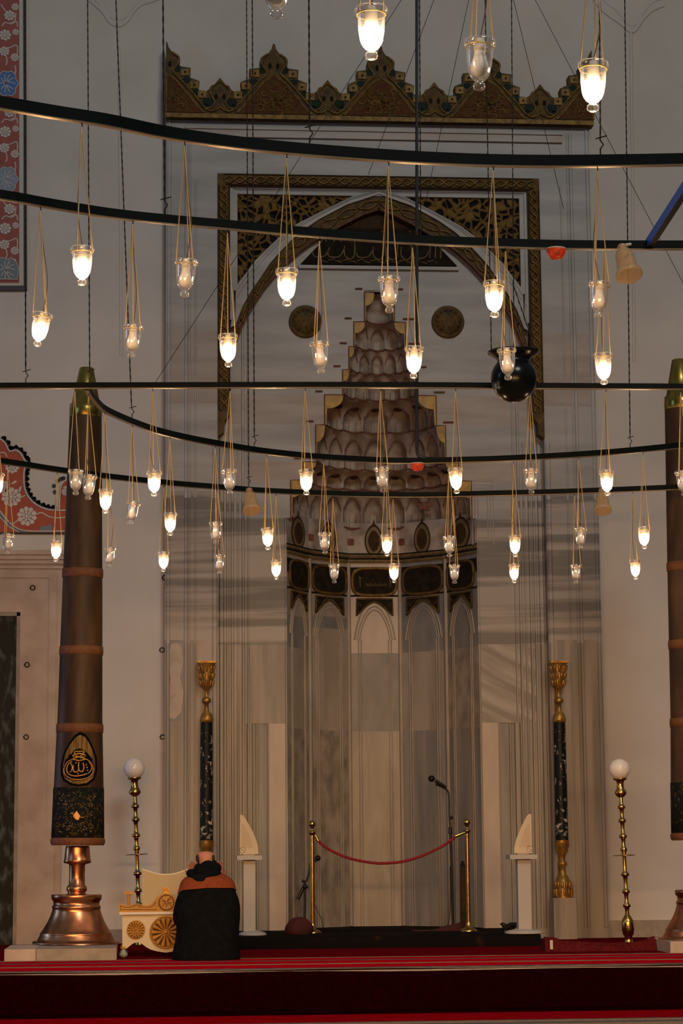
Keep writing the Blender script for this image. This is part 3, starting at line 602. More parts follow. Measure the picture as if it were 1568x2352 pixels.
# arch: white band, gilded band, pierced spandrels ---------------------------
wo_ = [(878, 420), (812, 452), (740, 487), (685, 515), (644, 545), (612, 575), (587, 600), (566, 628), (547, 652), (538, 668)]
wi_ = [(873, 447), (799, 471), (736, 504), (700, 528), (670, 553), (644, 580), (620, 607), (598, 640), (578, 668), (556, 706), (540, 748)]
gi_ = [(875, 480), (838, 492), (799, 511), (752, 537), (717, 556), (690, 576), (660, 603), (634, 630), (610, 658), (589, 690), (568, 724), (552, 758), (536, 800), (528, 830)]
def half(pts, Y, sg):                                               # pixels on the left half -> metres, mirrored when sg = 1
    out = []
    for x, y in pts:
        p = PY(x, y, Y); d = PY(873, y, Y).x - p.x; out.append((XC + sg * d, p.z))
    return out
xin = X5 - fw_; zin = zf1 - fw_
zhi = Zp(451, YS)
m_w, m_g = MB(), MB()
for sg in (-1, 1):
    m_s, m_e = MB(), MB()
    o_, i_, g_ = half(wo_, YS, sg), half(wi_, YS, sg), half(gi_, YS, sg)
    o_[0] = (XC, zin); i_[0] = (XC, i_[0][1]); g_[0] = (XC, g_[0][1])
    X = lambda d: XC + sg * d
    for q in range(len(o_) - 1):                                    # white marble band of the arch
        j = min(q, len(i_) - 2); m_w.prism([o_[q], o_[q + 1], i_[q + 1], i_[q]], YS - 0.02, YI)
    m_w.prism([o_[-1], (X(xin - 0.055), o_[-1][1]), (X(xin - 0.005), i_[-1][1] - 0.02), i_[-1], i_[-2]], YS - 0.02, YI)
    m_w.box((X(0), YS - 0.015, zin - 0.032), (X(xin), YI, zin)); m_w.box((X(0), YS - 0.03, zin - 0.020), (X(xin), YI, zin)); m_w.box((X(0), YS - 0.008, zhi + 0.0), (X(xin), YI, zin - 0.03))
    m_w.box((X(xin - 0.075), YS - 0.012, o_[-1][1] - 0.25), (X(xin), YI, zin)); m_w.box((X(xin - 0.03), YS - 0.028, o_[-1][1] - 0.3), (X(xin), YI, zin))
    pl = [p for p in o_ if p[1] < zhi]; x_at = interp([(p[1], p[0]) for p in o_[::-1]], zhi)
    sp = [(X(xin - 0.075), zhi), (x_at, zhi)] + pl
    sp[-1] = (X(xin - 0.075), sp[-1][1]); m_s.prism(sp, YS + 0.01, YI)
    m_e.tube([(x, YS + 0.006, z) for x, z in sp], 0.010, 4, True)
    for d in (0.02, 0.045):                                         # fine lines along the white band
        m_w.tube([(lerp(a[0], b[0], d * 9), YS - 0.021, lerp(a[1], b[1], d * 9)) for a, b in zip(o_, i_)], 0.006, 4)
    ii = i_ + [(X(xin - 0.01), Zp(800, YS)), (X(xin - 0.005), Zp(850, YS))]
    gg = g_[:]
    for q in range(len(gg) - 1):
        a0 = ii[min(q, len(ii) - 1)]; a1 = ii[min(q + 1, len(ii) - 1)]
        m_g.prism([a0, a1, gg[q + 1], gg[q]] if a0 != a1 else [a0, gg[q + 1], gg[q]], YS + 0.005, YI)
    sp_ = m_s.build('spandrel', 'openwork', mih); m_e.build('edge_line', 'old_gilding', sp_)
m_w.build('arch_moulding', 'marble_plain', mih); band = m_g.build('arch_band', 'old_gilding', mih)
m = MB(); e = MB()
for sg in (-1, 1):
    i_, g_ = half(wi_, YS, sg), half(gi_, YS, sg); mid = []
    for t in range(60):
        u = t / 59 * 0.93
        def at(pl, u):
            k = u * (len(pl) - 1); a = int(k); b = min(a + 1, len(pl) - 1); return (lerp(pl[a][0], pl[b][0], k - a), lerp(pl[a][1], pl[b][1], k - a))
        a, b = at(i_, u), at(g_, u); mid.append((a, b))
    for ph in (0, PI): m.tube([(lerp(a[0], b[0], 0.5 + 0.26 * math.sin(i * 0.62 + ph)), YS - 0.004, lerp(a[1], b[1], 0.5 + 0.26 * math.sin(i * 0.62 + ph))) for i, (a, b) in enumerate(mid)], 0.011, 5)
    e.tube([(x, YS + 0.002, z) for x, z in g_], 0.012, 4)
m.build('braid', 'dull_gilding', band); e.build('edge_line', 'painted_red_line', band)

# dark head of the arch and the inscription
zb0, zb1 = Zp(610, YI), Zp(527, YI)
m = MB(); g = []
for sg in (-1, 1):
    q = [p for p in half(gi_, YI, sg) if p[1] > zb1]; g = (g + q[::-1]) if sg < 0 else (g + q[1:])
xa = interp([(p[1], p[0]) for p in half(gi_, YI, -1)[::-1]], zb1); xb = 2 * XC - xa
m.prism([(xa, zb1)] + g + [(xb, zb1)], YI - 0.012, YI); m.build('arch_head', 'deep_brown', mih)
xa0 = PY(690, 605, YI).x + 0.0; m = MB().prism([(xa0, zb0), (2 * XC - xa0, zb0), (xb, zb1), (xa, zb1)], YI - 0.03, YI); ins = m.build('inscription_band', 'dark_paint', mih)
m = MB(); random.seed(11)
def stroke(pts, r=0.0085): m.tube(smooth_poly([(x, YI - 0.032, z) for x, z in pts], 4), r, 5)
x = xa0 + 0.14; hb = zb1 - zb0
B = lambda t: zb0 + hb * t
while x < 2 * XC - xa0 - 0.16:                                      # flowing script: tall uprights, bowls, loops and dots
    k = random.choice('abcdab')
    if k == 'a': stroke([(x, B(0.85)), (x + 0.004, B(0.5)), (x - 0.004, B(0.2))]); x += 0.055
    elif k == 'b': stroke([(x + 0.10, B(0.82)), (x + 0.10, B(0.28)), (x + 0.05, B(0.14)), (x, B(0.26)), (x, B(0.5))]); x += 0.14
    elif k == 'c':
        stroke([(x + 0.06, B(0.35)), (x + 0.10, B(0.52)), (x + 0.05, B(0.58)), (x + 0.03, B(0.38)), (x + 0.12, B(0.30)), (x + 0.02, B(0.12)), (x - 0.03, B(0.18))]); x += 0.15
    else: stroke([(x + 0.15, B(0.45)), (x + 0.10, B(0.22)), (x, B(0.20)), (x - 0.02, B(0.32))]); stroke([(x + 0.04, B(0.62)), (x + 0.08, B(0.74)), (x + 0.12, B(0.62))]); x += 0.15
    if random.random() < 0.6: m.ball((x - 0.05, YI - 0.032, B(random.choice((0.7, 0.92, 0.08)))), 0.010, 6)
for i in range(16): stroke([(lerp(xa0 + 0.2, 2 * XC - xa0 - 0.3, i / 15), B(0.10)), (lerp(xa0 + 0.2, 2 * XC - xa0 - 0.3, i / 15) + 0.07, B(0.05 + 0.1 * (i % 2)))], 0.006)
m.build('script', 'faded_gold_paint', ins)
MB().box((xa0 - 0.02, YI - 0.035, zb0 - 0.045), (2 * XC - xa0 + 0.02, YI, zb0 - 0.012)).build('sill_moulding', 'marble_plain', mih)
for x, y in ((701, 739), (1028, 740)):                              # two gilded round bosses
    p = PY(x, y, YI); R = 39 / ppm(YI); m = MB()
    pr = [(R, 0), (R, 0.02), (R * 0.94, 0.03), (R * 0.88, 0.022), (R * 0.8, 0.034), (R * 0.55, 0.05), (R * 0.25, 0.058), (0.0001, 0.06)]
    m.lathe(pr, 32, smooth=True, rmod=lambda q, z: 1 + (0.02 * math.cos(16 * q) if 0.025 < z < 0.055 else 0))
    for ring, nr in ((0.38, 8), (0.66, 14)):
        for k in range(nr): m.ball((R * ring * math.cos(2 * PI * k / nr), R * ring * math.sin(2 * PI * k / nr), 0.048 - ring * 0.015), 0.017, 6)
    o = m.build('round_boss', 'old_gilding', mih); o.rotation_euler = (PI / 2, 0, 0); o.location = (p.x, YI, p.z)
    o.data.transform(Matrix.Translation(mih.location))

# stalactite hood ------------------------------------------------------------
def cell_r(i, q, t, N):
    wl = tiers[i][0]; wu = tiers[i - 1][0] if i else wl * 0.55
    u = (q / PI * N) % 1.0; ins_ = 1 - abs(2 * u - 1)
    base = wl - (wl - wu) * (t ** 4.5)
    ah = 0.35 + 0.6 * math.sqrt(max(0, 1 - (1 - ins_) ** 2)); S_ = min(1, max(0, (ah - t) / 0.22)) * (1 - abs(2 * u - 1) ** 5)
    S2 = min(1, max(0, (0.5 - abs(2 * u - 1)) / 0.12)) * min(1, max(0, (0.55 - t) / 0.1))
    return base + 0.075 * min(wl, 0.5) * S_ * 2.2 + 0.03 * S2 - 0.012
NC = [1, 5, 7, 7, 7, 9, 11, 13]
for i, (wl, za, zb) in enumerate(tiers):
    hood, lines = MB(), MB()
    N = NC[i]; nu, nv = max(24, N * 14), 14; vs = []
    for b in range(nv + 1):
        t = b / nv
        for a in range(nu + 1):
            q = PI * a / nu; r = cell_r(i, q, t, N); edge_ = min(1, math.sin(q) * 6)
            r = lerp(min(wl, r), r, edge_)
            vs.append((XN - r * math.cos(q), YI + 0.93 * r * math.sin(q), lerp(zb, za, t)))
    hood.add(vs, [(b * (nu + 1) + a, b * (nu + 1) + a + 1, (b + 1) * (nu + 1) + a + 1, (b + 1) * (nu + 1) + a) for b in range(nv) for a in range(nu)], 0, True)
    if i == 0: hood.box((XN - wl, YI - 0.025, za), (XN + wl, YI + 0.3, za + 0.02))
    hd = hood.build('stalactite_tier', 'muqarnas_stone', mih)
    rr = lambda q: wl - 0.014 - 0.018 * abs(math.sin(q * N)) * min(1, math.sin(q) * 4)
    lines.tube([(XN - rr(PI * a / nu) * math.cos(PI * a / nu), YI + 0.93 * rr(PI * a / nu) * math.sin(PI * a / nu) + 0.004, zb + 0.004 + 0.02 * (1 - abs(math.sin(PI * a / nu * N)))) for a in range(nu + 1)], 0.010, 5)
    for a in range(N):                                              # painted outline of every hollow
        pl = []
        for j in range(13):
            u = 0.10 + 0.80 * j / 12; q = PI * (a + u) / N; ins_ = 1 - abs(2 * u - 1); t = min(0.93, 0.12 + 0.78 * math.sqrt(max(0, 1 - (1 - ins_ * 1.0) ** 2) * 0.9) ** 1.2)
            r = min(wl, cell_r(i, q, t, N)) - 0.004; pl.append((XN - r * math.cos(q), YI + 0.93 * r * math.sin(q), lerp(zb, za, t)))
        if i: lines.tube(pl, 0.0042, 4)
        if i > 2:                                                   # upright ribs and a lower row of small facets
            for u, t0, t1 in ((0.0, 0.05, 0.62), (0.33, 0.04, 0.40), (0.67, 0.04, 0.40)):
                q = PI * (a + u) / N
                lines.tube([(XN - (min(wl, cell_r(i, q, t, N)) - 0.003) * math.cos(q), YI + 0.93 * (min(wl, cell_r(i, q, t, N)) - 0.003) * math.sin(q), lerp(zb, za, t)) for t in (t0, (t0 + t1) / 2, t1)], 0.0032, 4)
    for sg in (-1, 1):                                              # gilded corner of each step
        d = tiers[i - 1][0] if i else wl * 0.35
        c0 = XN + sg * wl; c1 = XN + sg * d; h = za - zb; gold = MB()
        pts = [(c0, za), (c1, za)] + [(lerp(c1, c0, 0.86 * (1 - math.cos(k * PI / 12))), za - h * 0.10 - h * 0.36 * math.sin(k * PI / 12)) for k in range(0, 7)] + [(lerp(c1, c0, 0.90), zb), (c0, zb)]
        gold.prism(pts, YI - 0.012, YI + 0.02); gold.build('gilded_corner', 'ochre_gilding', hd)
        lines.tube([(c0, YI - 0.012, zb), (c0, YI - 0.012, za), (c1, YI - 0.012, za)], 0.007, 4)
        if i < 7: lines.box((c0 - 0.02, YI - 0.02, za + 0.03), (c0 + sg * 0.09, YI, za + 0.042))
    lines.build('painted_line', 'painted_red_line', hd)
    if i in (4, 6):                                                 # dark brown lobe near the top of each cell
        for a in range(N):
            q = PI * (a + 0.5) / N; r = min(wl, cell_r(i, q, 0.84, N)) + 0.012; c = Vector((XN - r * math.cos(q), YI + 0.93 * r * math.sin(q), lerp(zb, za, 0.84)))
            MB().ball(c, 0.042, 10, sc=(1.25, 0.6, 0.8)).build('hollow', 'deep_brown', hd)

c = PY(972, 1166, YI + 0.62); MB().prism3([(c.x + q_ * 0.10 * math.cos(t), c.y - 0.10, c.z + 0.055 * q_ * math.sin(t)) for t, q_ in [(2 * PI * k / 14, 0.8 + 0.3 * math.sin(k * 2.3)) for k in range(14)]], (0, 0.02, 0)).build('stain', 'painted_red_line', mih)
# niche wall in five facets --------------------------------------------------
bd = [(653, 0.0), (697, 0.45), (790, 0.80), (909, 0.80), (1012, 0.45), (1090, 0.0)]
bx_ = [PY(x, 1400, YI + d).x - XN for x, d in bd]; hx = [(-bx_[0] + bx_[5]) / 2, (-bx_[1] + bx_[4]) / 2, (-bx_[2] + bx_[3]) / 2]
V = [Vector((XN + s, YI + d, 0)) for s, d in ((-hx[0], 0), (-hx[1], 0.45), (-hx[2], 0.80), (hx[2], 0.80), (hx[1], 0.45), (hx[0], 0))]
Zn = lambda y: PY(850, y, YI + 0.8).z
zbase, zbandb, zfr0, zfr1, zsp, ztopn = 0.106, Zn(1284), Zn(1368), Zn(1306), Zn(1419), Zn(1202)
courses = [  # per facet: (top px, bottom px, marble)
    [(1202, 1284, 'muqarnas_stone'), (1284, 1430, 'marble_beige'), (1430, 1500, 'marble_grey'), (1500, 1680, 'marble_beige'), (1680, 2200, 'marble_mottled')],
    [(1202, 1284, 'muqarnas_stone'), (1284, 1420, 'marble_beige'), (1420, 1447, 'marble_grey'), (1447, 1500, 'marble_beige'), (1500, 1680, 'marble_beige'), (1680, 2200, 'marble_mottled')],
    [(1202, 1284, 'muqarnas_stone'), (1284, 1500, 'marble_white'), (1500, 1680, 'marble_grey'), (1680, 2200, 'marble_beige')],
    [(1202, 1284, 'muqarnas_stone'), (1284, 1500, 'marble_grey'), (1500, 1680, 'marble_beige'), (1680, 2200, 'marble_vert_grey')],
    [(1202, 1284, 'muqarnas_stone'), (1284, 1500, 'marble_grey'), (1500, 1680, 'marble_mottled'), (1680, 2200, 'marble_vert_grey')]]
for f in range(5):
    mo, dk, gd, med, medg, medr, scr, car, carg = [MB() for _ in range(9)]
    a, b = V[f], V[f + 1]; d = (b - a); Lf = d.length; d = d.normalized(); nn = Vector((d.y, -d.x, 0))   # towards the hall
    P = lambda u, z, o=0.0: a + d * (Lf * u) + nn * o + Vector((0, 0, z))
    for t, bt, mt in courses[f]:
        z1, z0 = Zn(t), max(Zn(bt), 0.0)
        MB().prism3([P(0, z0), P(1, z0), P(1, z1), P(0, z1)], -nn * 0.08).build('niche_panel', mt, mih)
    g = 0.045 / Lf
    if f: MB().tube([P(0, 0.11, 0.006), P(0, zbandb, 0.006)], 0.022, 8).build('rib', 'marble_beige', mih)
    for u in (0.10 + g, 0.15 + g, 0.90 - g, 0.85 - g): mo.tube([P(u, zbase, 0), P(u, Zn(1470), 0)], 0.008, 5)
    for k, (s_, tz) in enumerate(((0.86, 0), (0.74, -0.06), (0.64, -0.10))):   # pointed arch mouldings
        pts = []
        for j in range(17):
            u = -1 + j / 8; pts.append(P(0.5 + 0.5 * u * s_ * (1 - g), Zn(1470) + (zsp + 0.19 + tz - Zn(1470)) * (1 - abs(u) ** 1.9) ** 0.72 * (1 if k == 0 else 0.96), 0))
        mo.tube(pts, 0.011 if k == 0 else 0.008, 5)
    ar = []                                                         # dark spandrel above the arch
    for j in range(13):
        u = -1 + j / 6; ar.append((0.5 + 0.5 * u * (0.86 - 2 * g), zsp + 0.02 + 0.145 * (1 - abs(u) ** 1.5)))
    sp = [P(0.07 + g, Zn(1376), 0)] + [P(u, z, 0) for u, z in ar] + [P(0.93 - g, Zn(1376), 0)]
    dk.prism3(sp, nn * 0.010); gd.tube([p + nn * 0.012 for p in sp], 0.011, 5, True)
    for sg in (0.2, 0.8): gd.tube([P(sg + 0.06 * math.cos(q), Zn(1384) - 0.025 + 0.02 * math.sin(q), 0.012) for q in (PI / 2, 7 * PI / 6, 11 * PI / 6)], 0.006, 4, True)
    ca = []                                                         # dark cartouche with rounded ends
    for j in range(32):
        q = 2 * PI * j / 32; cx, sy = math.cos(q), math.sin(q); e_ = 0.55
        ca.append(P(0.5 + (0.46 - g * 0.4) * math.copysign(abs(cx) ** e_, cx), (zfr0 + zfr1) / 2 + (zfr1 - zfr0) / 2 * math.copysign(abs(sy) ** e_, sy), 0))
    car.prism3(ca, nn * 0.012); carg.tube([p + nn * 0.012 for p in ca], 0.017, 6, True)
    dk.prism3([P(0.0, zfr1 - 0.01), P(1, zfr1 - 0.01), P(1, zfr1 + 0.012), P(0, zfr1 + 0.012)], nn * 0.006); dk.prism3([P(0.0, zfr0 - 0.012), P(1, zfr0 - 0.012), P(1, zfr0 + 0.006), P(0, zfr0 + 0.006)], nn * 0.006)
    for (ux, wdt) in ((0.0, 0.03), (1.0, 0.03)):
        sg = 1 if ux == 0 else -1; dk.prism3([P(ux, zfr1 + 0.01, 0), P(ux + sg * 0.07 / Lf, zfr1 + 0.01, 0), P(ux + sg * 0.012, zfr1 - 0.13, 0), P(ux, zfr1 - 0.13, 0)], nn * 0.008)
    if f == 2:                                                      # faded writing in the middle cartouche
        zm = (zfr0 + zfr1) / 2
        for x, z in ((0.22, 0.05), (0.80, 0.05)): scr.tube([P(x, zm + z, 0.014), P(x + 0.01, zm - 0.05, 0.014)], 0.006, 4); scr.tube([P(x - 0.03, zm + z, 0.014), P(x + 0.04, zm + z - 0.01, 0.014)], 0.005, 4)
        for j in range(9): scr.tube([P(0.33 + 0.045 * j, zm - 0.01 - 0.02 * (j % 2), 0.014), P(0.35 + 0.045 * j, zm - 0.045, 0.014), P(0.38 + 0.045 * j, zm - 0.02, 0.014)], 0.005, 4)
    # painted almond medallions over the cornice
    zc_, hh = Zn(1243), 0.175; ww = 0.36 if f in (1, 2, 3) else 0.62
    def almond(s, o, mb):
        pts = []
        for j in range(28):
            q = 2 * PI * j / 28; y = math.sin(q); x = math.cos(q); pts.append(P(0.5 + ww * 0.5 * s * math.copysign(abs(x) ** 1.25, x) , zc_ + hh * s * y, 0))
        mb.prism3(pts, nn * o)
    almond(1.0, 0.006, med); almond(0.86, 0.009, medg); almond(0.62, 0.012, med)
    for sg in (-1, 1):
        med.prism3([P(0.5 + 0.035, zc_ + sg * hh * 0.86), P(0.5, zc_ + sg * hh * 1.28), P(0.5 - 0.035, zc_ + sg * hh * 0.86)][::sg], nn * 0.007)
    if f: medr.prism3([P(0.05 + (0.036 + 0.010 * (q % 2)) / Lf * math.cos(q * PI / 4), zc_ - 0.01 + (0.036 + 0.010 * (q % 2)) * math.sin(q * PI / 4)) for q in range(8)], nn * 0.007)
    mo.build('niche_moulding', 'marble_beige', mih)
    fr = dk.build('painted_frieze', 'dark_paint', mih); gd.build('gilded_outline', 'old_gilding', fr)
    cq = car.build('cartouche', 'dark_paint', mih); carg.build('gilded_border', 'dull_gilding' if f == 2 else 'old_gilding', cq)
    if f == 2: scr.build('script', 'faded_gold_paint', cq)
    md = med.build('medallion', 'deep_brown', mih); medg.build('gilded_border', 'faded_gold_paint', md)
    if f: medr.build('red_flower', 'painted_red_line', mih)
m = MB().prism3([v + Vector((0, -0.0, 0.0)) for v in V], (0, 0, 0.105)); m.build('niche_sill', 'step_cloth', mih)
m = MB(); k = MB()
for z, r, o_, mb in ((zbandb + 0.024, 0.016, 0.035, m), (zbandb - 0.002, 0.009, 0.030, k), (zbandb - 0.030, 0.013, 0.022, m), (zbandb + 0.050, 0.007, 0.02, k)):
    mb.tube([v * 1.0 + (Vector((XN, YI, 0)) - v).normalized() * o_ * 0.8 + Vector((0, 0, z)) if 0 < i < 5 else v + Vector((0, -0.01, z)) for i, v in enumerate(V)], r, 6, smooth=False)
co = m.build('niche_cornice', 'faded_gold_paint', mih); k.build('dark_line', 'dark_paint', co)
struct(MB().box((XN - 1.4, 0.15, ztopn - 0.5), (XN + 1.4, 1.6, ztopn + 4.5)).build('wall_core', 'stone_dark')) if False else None
m = MB().box((XO0 - 0.1, 1.35, -0.3), (XO1 + 0.1, 1.5, ZT)).box((XO0 - 0.1, 0.35, ZT - 0.2), (XO1 + 0.1, 1.5, ZT)).box((XO0 - 0.1, 0.3, -0.3), (XO0, 1.5, ZT)).box((XO1, 0.3, -0.3), (XO1 + 0.1, 1.5, ZT))
struct(m.build('wall_niche_back', 'stone_dark'))
# ================================================================== furnishings
def ax_lathe(mb, cx, cyb, Y, prof, segs=28, mi=0, base=None, zoff=0):   # profile given as (pixel row, half width in pixels) seen at depth Y
    b = base or PY(cx, cyb, Y); k = (b - CAM).dot(fw) / F
    mb.lathe([(hw * k, PY(cx, y, Y).z - b.z + zoff) for y, hw in sorted(prof, key=lambda q: -q[0])], segs, b, mi); return mb

# slender marble columns with gilded ends
for cx, lab in ((475, 'slender black marble column with gilded ends behind the kneeling man'), (1290, 'slender black marble column with gilded ends near the lamp stand without a chest')):
    Y = -0.27; px = cx
    dxp = 0 if cx < 800 else -7
    b = PY(cx + (3 if cx > 800 else -1), 2062, Y); th = thing('marble_column', (b.x, b.y, 0), lab, 'column', 'black marble columns')
    bb = lambda y: Vector((b.x, b.y, PY(cx, y, Y).z)); K = (b - CAM).dot(fw) / F
    def part(nm, mt, rows, leaf=None):
        m = MB(); R0 = [(hw * K, PY(cx, y, Y).z) for y, hw in rows[::-1]]
        m.lathe(R0, 40, (b.x, b.y, 0))
        for y0, y1, hw0, hw1, n, off in leaf or ():                 # rows of carved leaves
            for k in range(n):
                q = 2 * PI * (k + off) / n; z0, z1 = PY(cx, y0, Y).z, PY(cx, y1, Y).z
                m.tube([(b.x + hw * K * math.cos(q), b.y + hw * K * math.sin(q), z) for hw, z in ((hw0, z0), (lerp(hw0, hw1, 0.5) + 0.5, lerp(z0, z1, 0.5)), (hw1 + 1.6, lerp(z0, z1, 0.88)), (hw1 + 1.4, z1))], [0.012, 0.016, 0.013, 0.006], 6)
        if leaf and rows[0][0] < 1600: m.box((b.x - 21.5 * K, b.y - 21.5 * K, PY(cx, 1524, Y).z), (b.x + 21.5 * K, b.y + 21.5 * K, PY(cx, 1519, Y).z))
        m.build(nm, mt, th)
    part('capital', 'gilding', [(1522, 20), (1526, 18.5), (1544, 16), (1546, 16.5), (1562, 15), (1572, 14), (1576, 13), (1582, 8), (1586, 5), (1598, 4.6), (1602, 5), (1604, 9), (1607, 10.5), (1611, 10.5), (1614, 9), (1616, 5), (1630, 5.5), (1636, 9), (1642, 13), (1650, 15), (1658, 15.5), (1659, 14)], [(1560, 1546, 15, 16.5, 10, 0), (1544, 1528, 16, 18.5, 10, 0.5), (1575, 1562, 13.5, 15.2, 10, 0.5)])
    part('shaft', 'black_marble', [(1658, 13.5), (1700, 14.2), (1930, 15)])
    part('base', 'gilding', [(1930, 16.5), (1944, 16.5), (1948, 14), (1956, 13), (1964, 7), (1976, 6), (1980, 10), (1986, 11), (1992, 7), (2006, 7.5), (2014, 13), (2024, 17), (2060, 21), (2062, 21)], [(2058, 2040, 20.5, 19, 12, 0), (2040, 2024, 18.6, 17, 12, 0.5)])
    MB().box((b.x - 0.11, b.y - 0.09, 0), (b.x + 0.11, -0.15, b.z)).build('pedestal', 'marble_vert', th)

# giant candles --------------------------------------------------------------
def cyl_map(b, K, x0, rad, z):                                      # where a picture offset falls on the round candle
    def f(dx, zz, o=0.0):
        r = rad(zz); dx = max(-0.97 * r, min(0.97 * r, dx)); return Vector((b.x + dx * (1 + o / r), b.y - math.sqrt(r * r - dx * dx) * (1 + o / r), zz))
    return f
PH = 0.092
pb = PZ(174, 2168, PH); K = (pb - CAM).dot(fw) / F; Yc = pb.y
candle = thing('giant_candle', pb, 'giant brown candle in copper holder beside the ivory chest', 'candle', 'giant candles')
zc_ = lambda y: PY(178, y, Yc).z
def cpart(nm, mt, rows, par=candle, segs=40): return MB().lathe([(hw * K, zc_(y)) for y, hw in rows[::-1]], segs, (pb.x, pb.y, 0)).build(nm, mt, par)
base_z = PH
MB().lathe([(100 * K, PH), (99 * K, PH + 0.012), (96 * K, PH + 0.02)] + [(hw * K, zc_(y)) for y, hw in [(2165, 90), (2158, 87), (2150, 83), (2147, 82), (2145, 82.5), (2143, 80), (2135, 75), (2125, 69), (2116, 64), (2105, 59.5), (2095, 56), (2089, 54.5), (2086, 56), (2082, 56), (2080, 53), (2072, 53), (2067, 57), (2058, 58), (2056, 57), (2056, 30), (2054, 21), (2050, 20), (2048, 23), (2042, 24), (2037, 22), (2034, 18.5), (2010, 18), (1989, 18.5), (1986, 19), (1984, 30), (1982, 32), (1976, 31), (1974, 30), (1958, 28.5), (1950, 28), (1944, 27)]], 48, (pb.x, pb.y, 0)).build('holder', 'copper', candle)
cpart('drip_plate', 'rust_band', [(1926, 61), (1930, 63), (1938, 63), (1943, 60)])
RAD = [(960, 38), (1310, 46), (1500, 49.5), (1650, 52), (1810, 57.5), (1926, 60)]
radz = lambda z: interp(sorted([(zc_(y), hw * K) for y, hw in RAD]), z)
cpart('wax_body', 'wax_brown', [(y, hw) for y, hw in RAD])
cpart('cap', 'brass_cap', [(846, 15), (848, 17), (890, 26), (929, 34), (931, 38), (945, 39), (957, 39), (960, 38)])
for y in (1319, 1497, 1675):
    hw = interp(RAD, y); cpart('band', 'rust_band', [(y - 10, hw + 0.3), (y - 10, hw + 1.6), (y - 2, hw + 2.2), (y + 9, hw + 1.8), (y + 10, hw + 0.4)])
cover = cpart('cover', 'dark_cover', [(1811, 57.7), (1811, 58.6), (1870, 59.8), (1925, 61.2), (1926, 60.2)])
def on_c(pts, mb, o0, o1, mi=0):                                    # filled shape wrapped round the wax, from picture pixels
    P3 = []
    for x, y in pts: P3.append(((x - 178 + (1760 - y) * 0.010 * 0) * K, zc_(y)))
    n = len(P3); c = (sum(p[0] for p in P3) / n, sum(p[1] for p in P3) / n); vs = []; f = cyl_map(pb, K, 0, radz, 0)
    rings = 8
    for r in range(rings + 1):
        for p in P3: vs.append(f(lerp(c[0], p[0], r / rings), lerp(c[1], p[1], r / rings), o1))
    fs = [(r * n + i, r * n + (i + 1) % n, (r + 1) * n + (i + 1) % n, (r + 1) * n + i) for r in range(rings) for i in range(n)]
    mb.add(vs, fs, mi, True)
def on_l(pts, mb, w, o, mi=0, closed=False):
    f = cyl_map(pb, K, 0, radz, 0); q = smooth_poly([((x - 178) * K, 0, zc_(y)) for x, y in pts], 5)
    mb.tube([f(p.x, p.z, o) for p in q], w, 5, closed, mi)
cr_ = lambda x, y: (110 + x / 7.586 + 0.5, 1650 + y / 7.586)        # from a close look at the emblem
drop = [(530, 262), (440, 320), (330, 470), (250, 640), (208, 850), (212, 1000), (262, 1115), (400, 1195), (520, 1212), (680, 1185), (795, 1085), (835, 900), (820, 700), (765, 540), (690, 390), (620, 300)]
m = MB(); on_c([cr_(x, y) for x, y in drop], m, 0, 0.004); emb = m.build('emblem', 'ink_black', candle)
m = MB(); on_c([cr_(525 + (x - 525) * 0.88, 800 + (y - 800) * 0.90) for x, y in drop], m, 0, 0.006); m.build('emblem_rays', 'emblem_rays', emb)
m = MB(); sc_ = [(520, 552), (440, 580), (400, 640), (350, 670), (330, 720), (290, 750), (280, 820), (258, 870), (265, 960), (290, 1040), (360, 1085), (500, 1108), (640, 1090), (730, 1040), (765, 960), (778, 870), (745, 790), (735, 720), (690, 670), (650, 620), (600, 580)]
on_c([cr_(x, y) for x, y in sc_], m, 0, 0.009); m.build('emblem_ground', 'ink_black', emb)
m = MB()
for pts, wd in (([(400, 745), (330, 790), (285, 870), (275, 950), (310, 1020), (390, 1070), (500, 1090), (620, 1076), (710, 1030), (753, 950), (748, 860), (700, 780), (640, 735)], 0.0055),
        ([(410, 775), (355, 815), (325, 880), (325, 950), (370, 1005), (480, 1030), (590, 1010), (655, 988)], 0.0065), ([(680, 780), (722, 840), (728, 900), (705, 950), (670, 985)], 0.005),
        ([(520, 790), (514, 850), (520, 915), (545, 948), (585, 945), (604, 890), (590, 800)], 0.0065), ([(432, 840), (426, 910), (450, 958), (495, 952), (520, 915)], 0.0065), ([(400, 835), (412, 880), (398, 945), (370, 962)], 0.005),
        ([(450, 608), (590, 602), (582, 640), (452, 648), (450, 608)], 0.006), ([(412, 680), (520, 640), (628, 672)], 0.007), ([(420, 694), (620, 702)], 0.004), ([(404, 742), (520, 700), (640, 744)], 0.006), ([(404, 735), (520, 762), (640, 735)], 0.006), ([(450, 660), (560, 720)], 0.004), ([(590, 660), (480, 720)], 0.004)):
    on_l([cr_(x, y) for x, y in pts], m, wd, 0.011)
f_ = cyl_map(pb, K, 0, radz, 0)
for x, y in ((640, 835), (655, 880), (665, 930), (392, 822), (472, 802), (510, 990)):
    px, py = cr_(x, y); m.ball(f_((px - 178) * K, zc_(py), 0.011), 0.008, 6)
m.build('calligraphy', 'emblem_gold', emb)
m = MB(); on_c([cr_(x, y) for x, y in [(440, 1720), (470, 1670), (500, 1630), (525, 1670), (560, 1720), (530, 1790), (490, 1780), (460, 1745)]], m, 0, 0.011); on_l([cr_(x, y) for x, y in [(400, 1690), (420, 1660), (450, 1700), (480, 1730)]], m, 0.004, 0.011); on_l([cr_(x, y) for x, y in [(540, 1735), (580, 1742), (620, 1740)]], m, 0.004, 0.011)
m.build('gold_monogram', 'emblem_gold', cover)
m = MB()
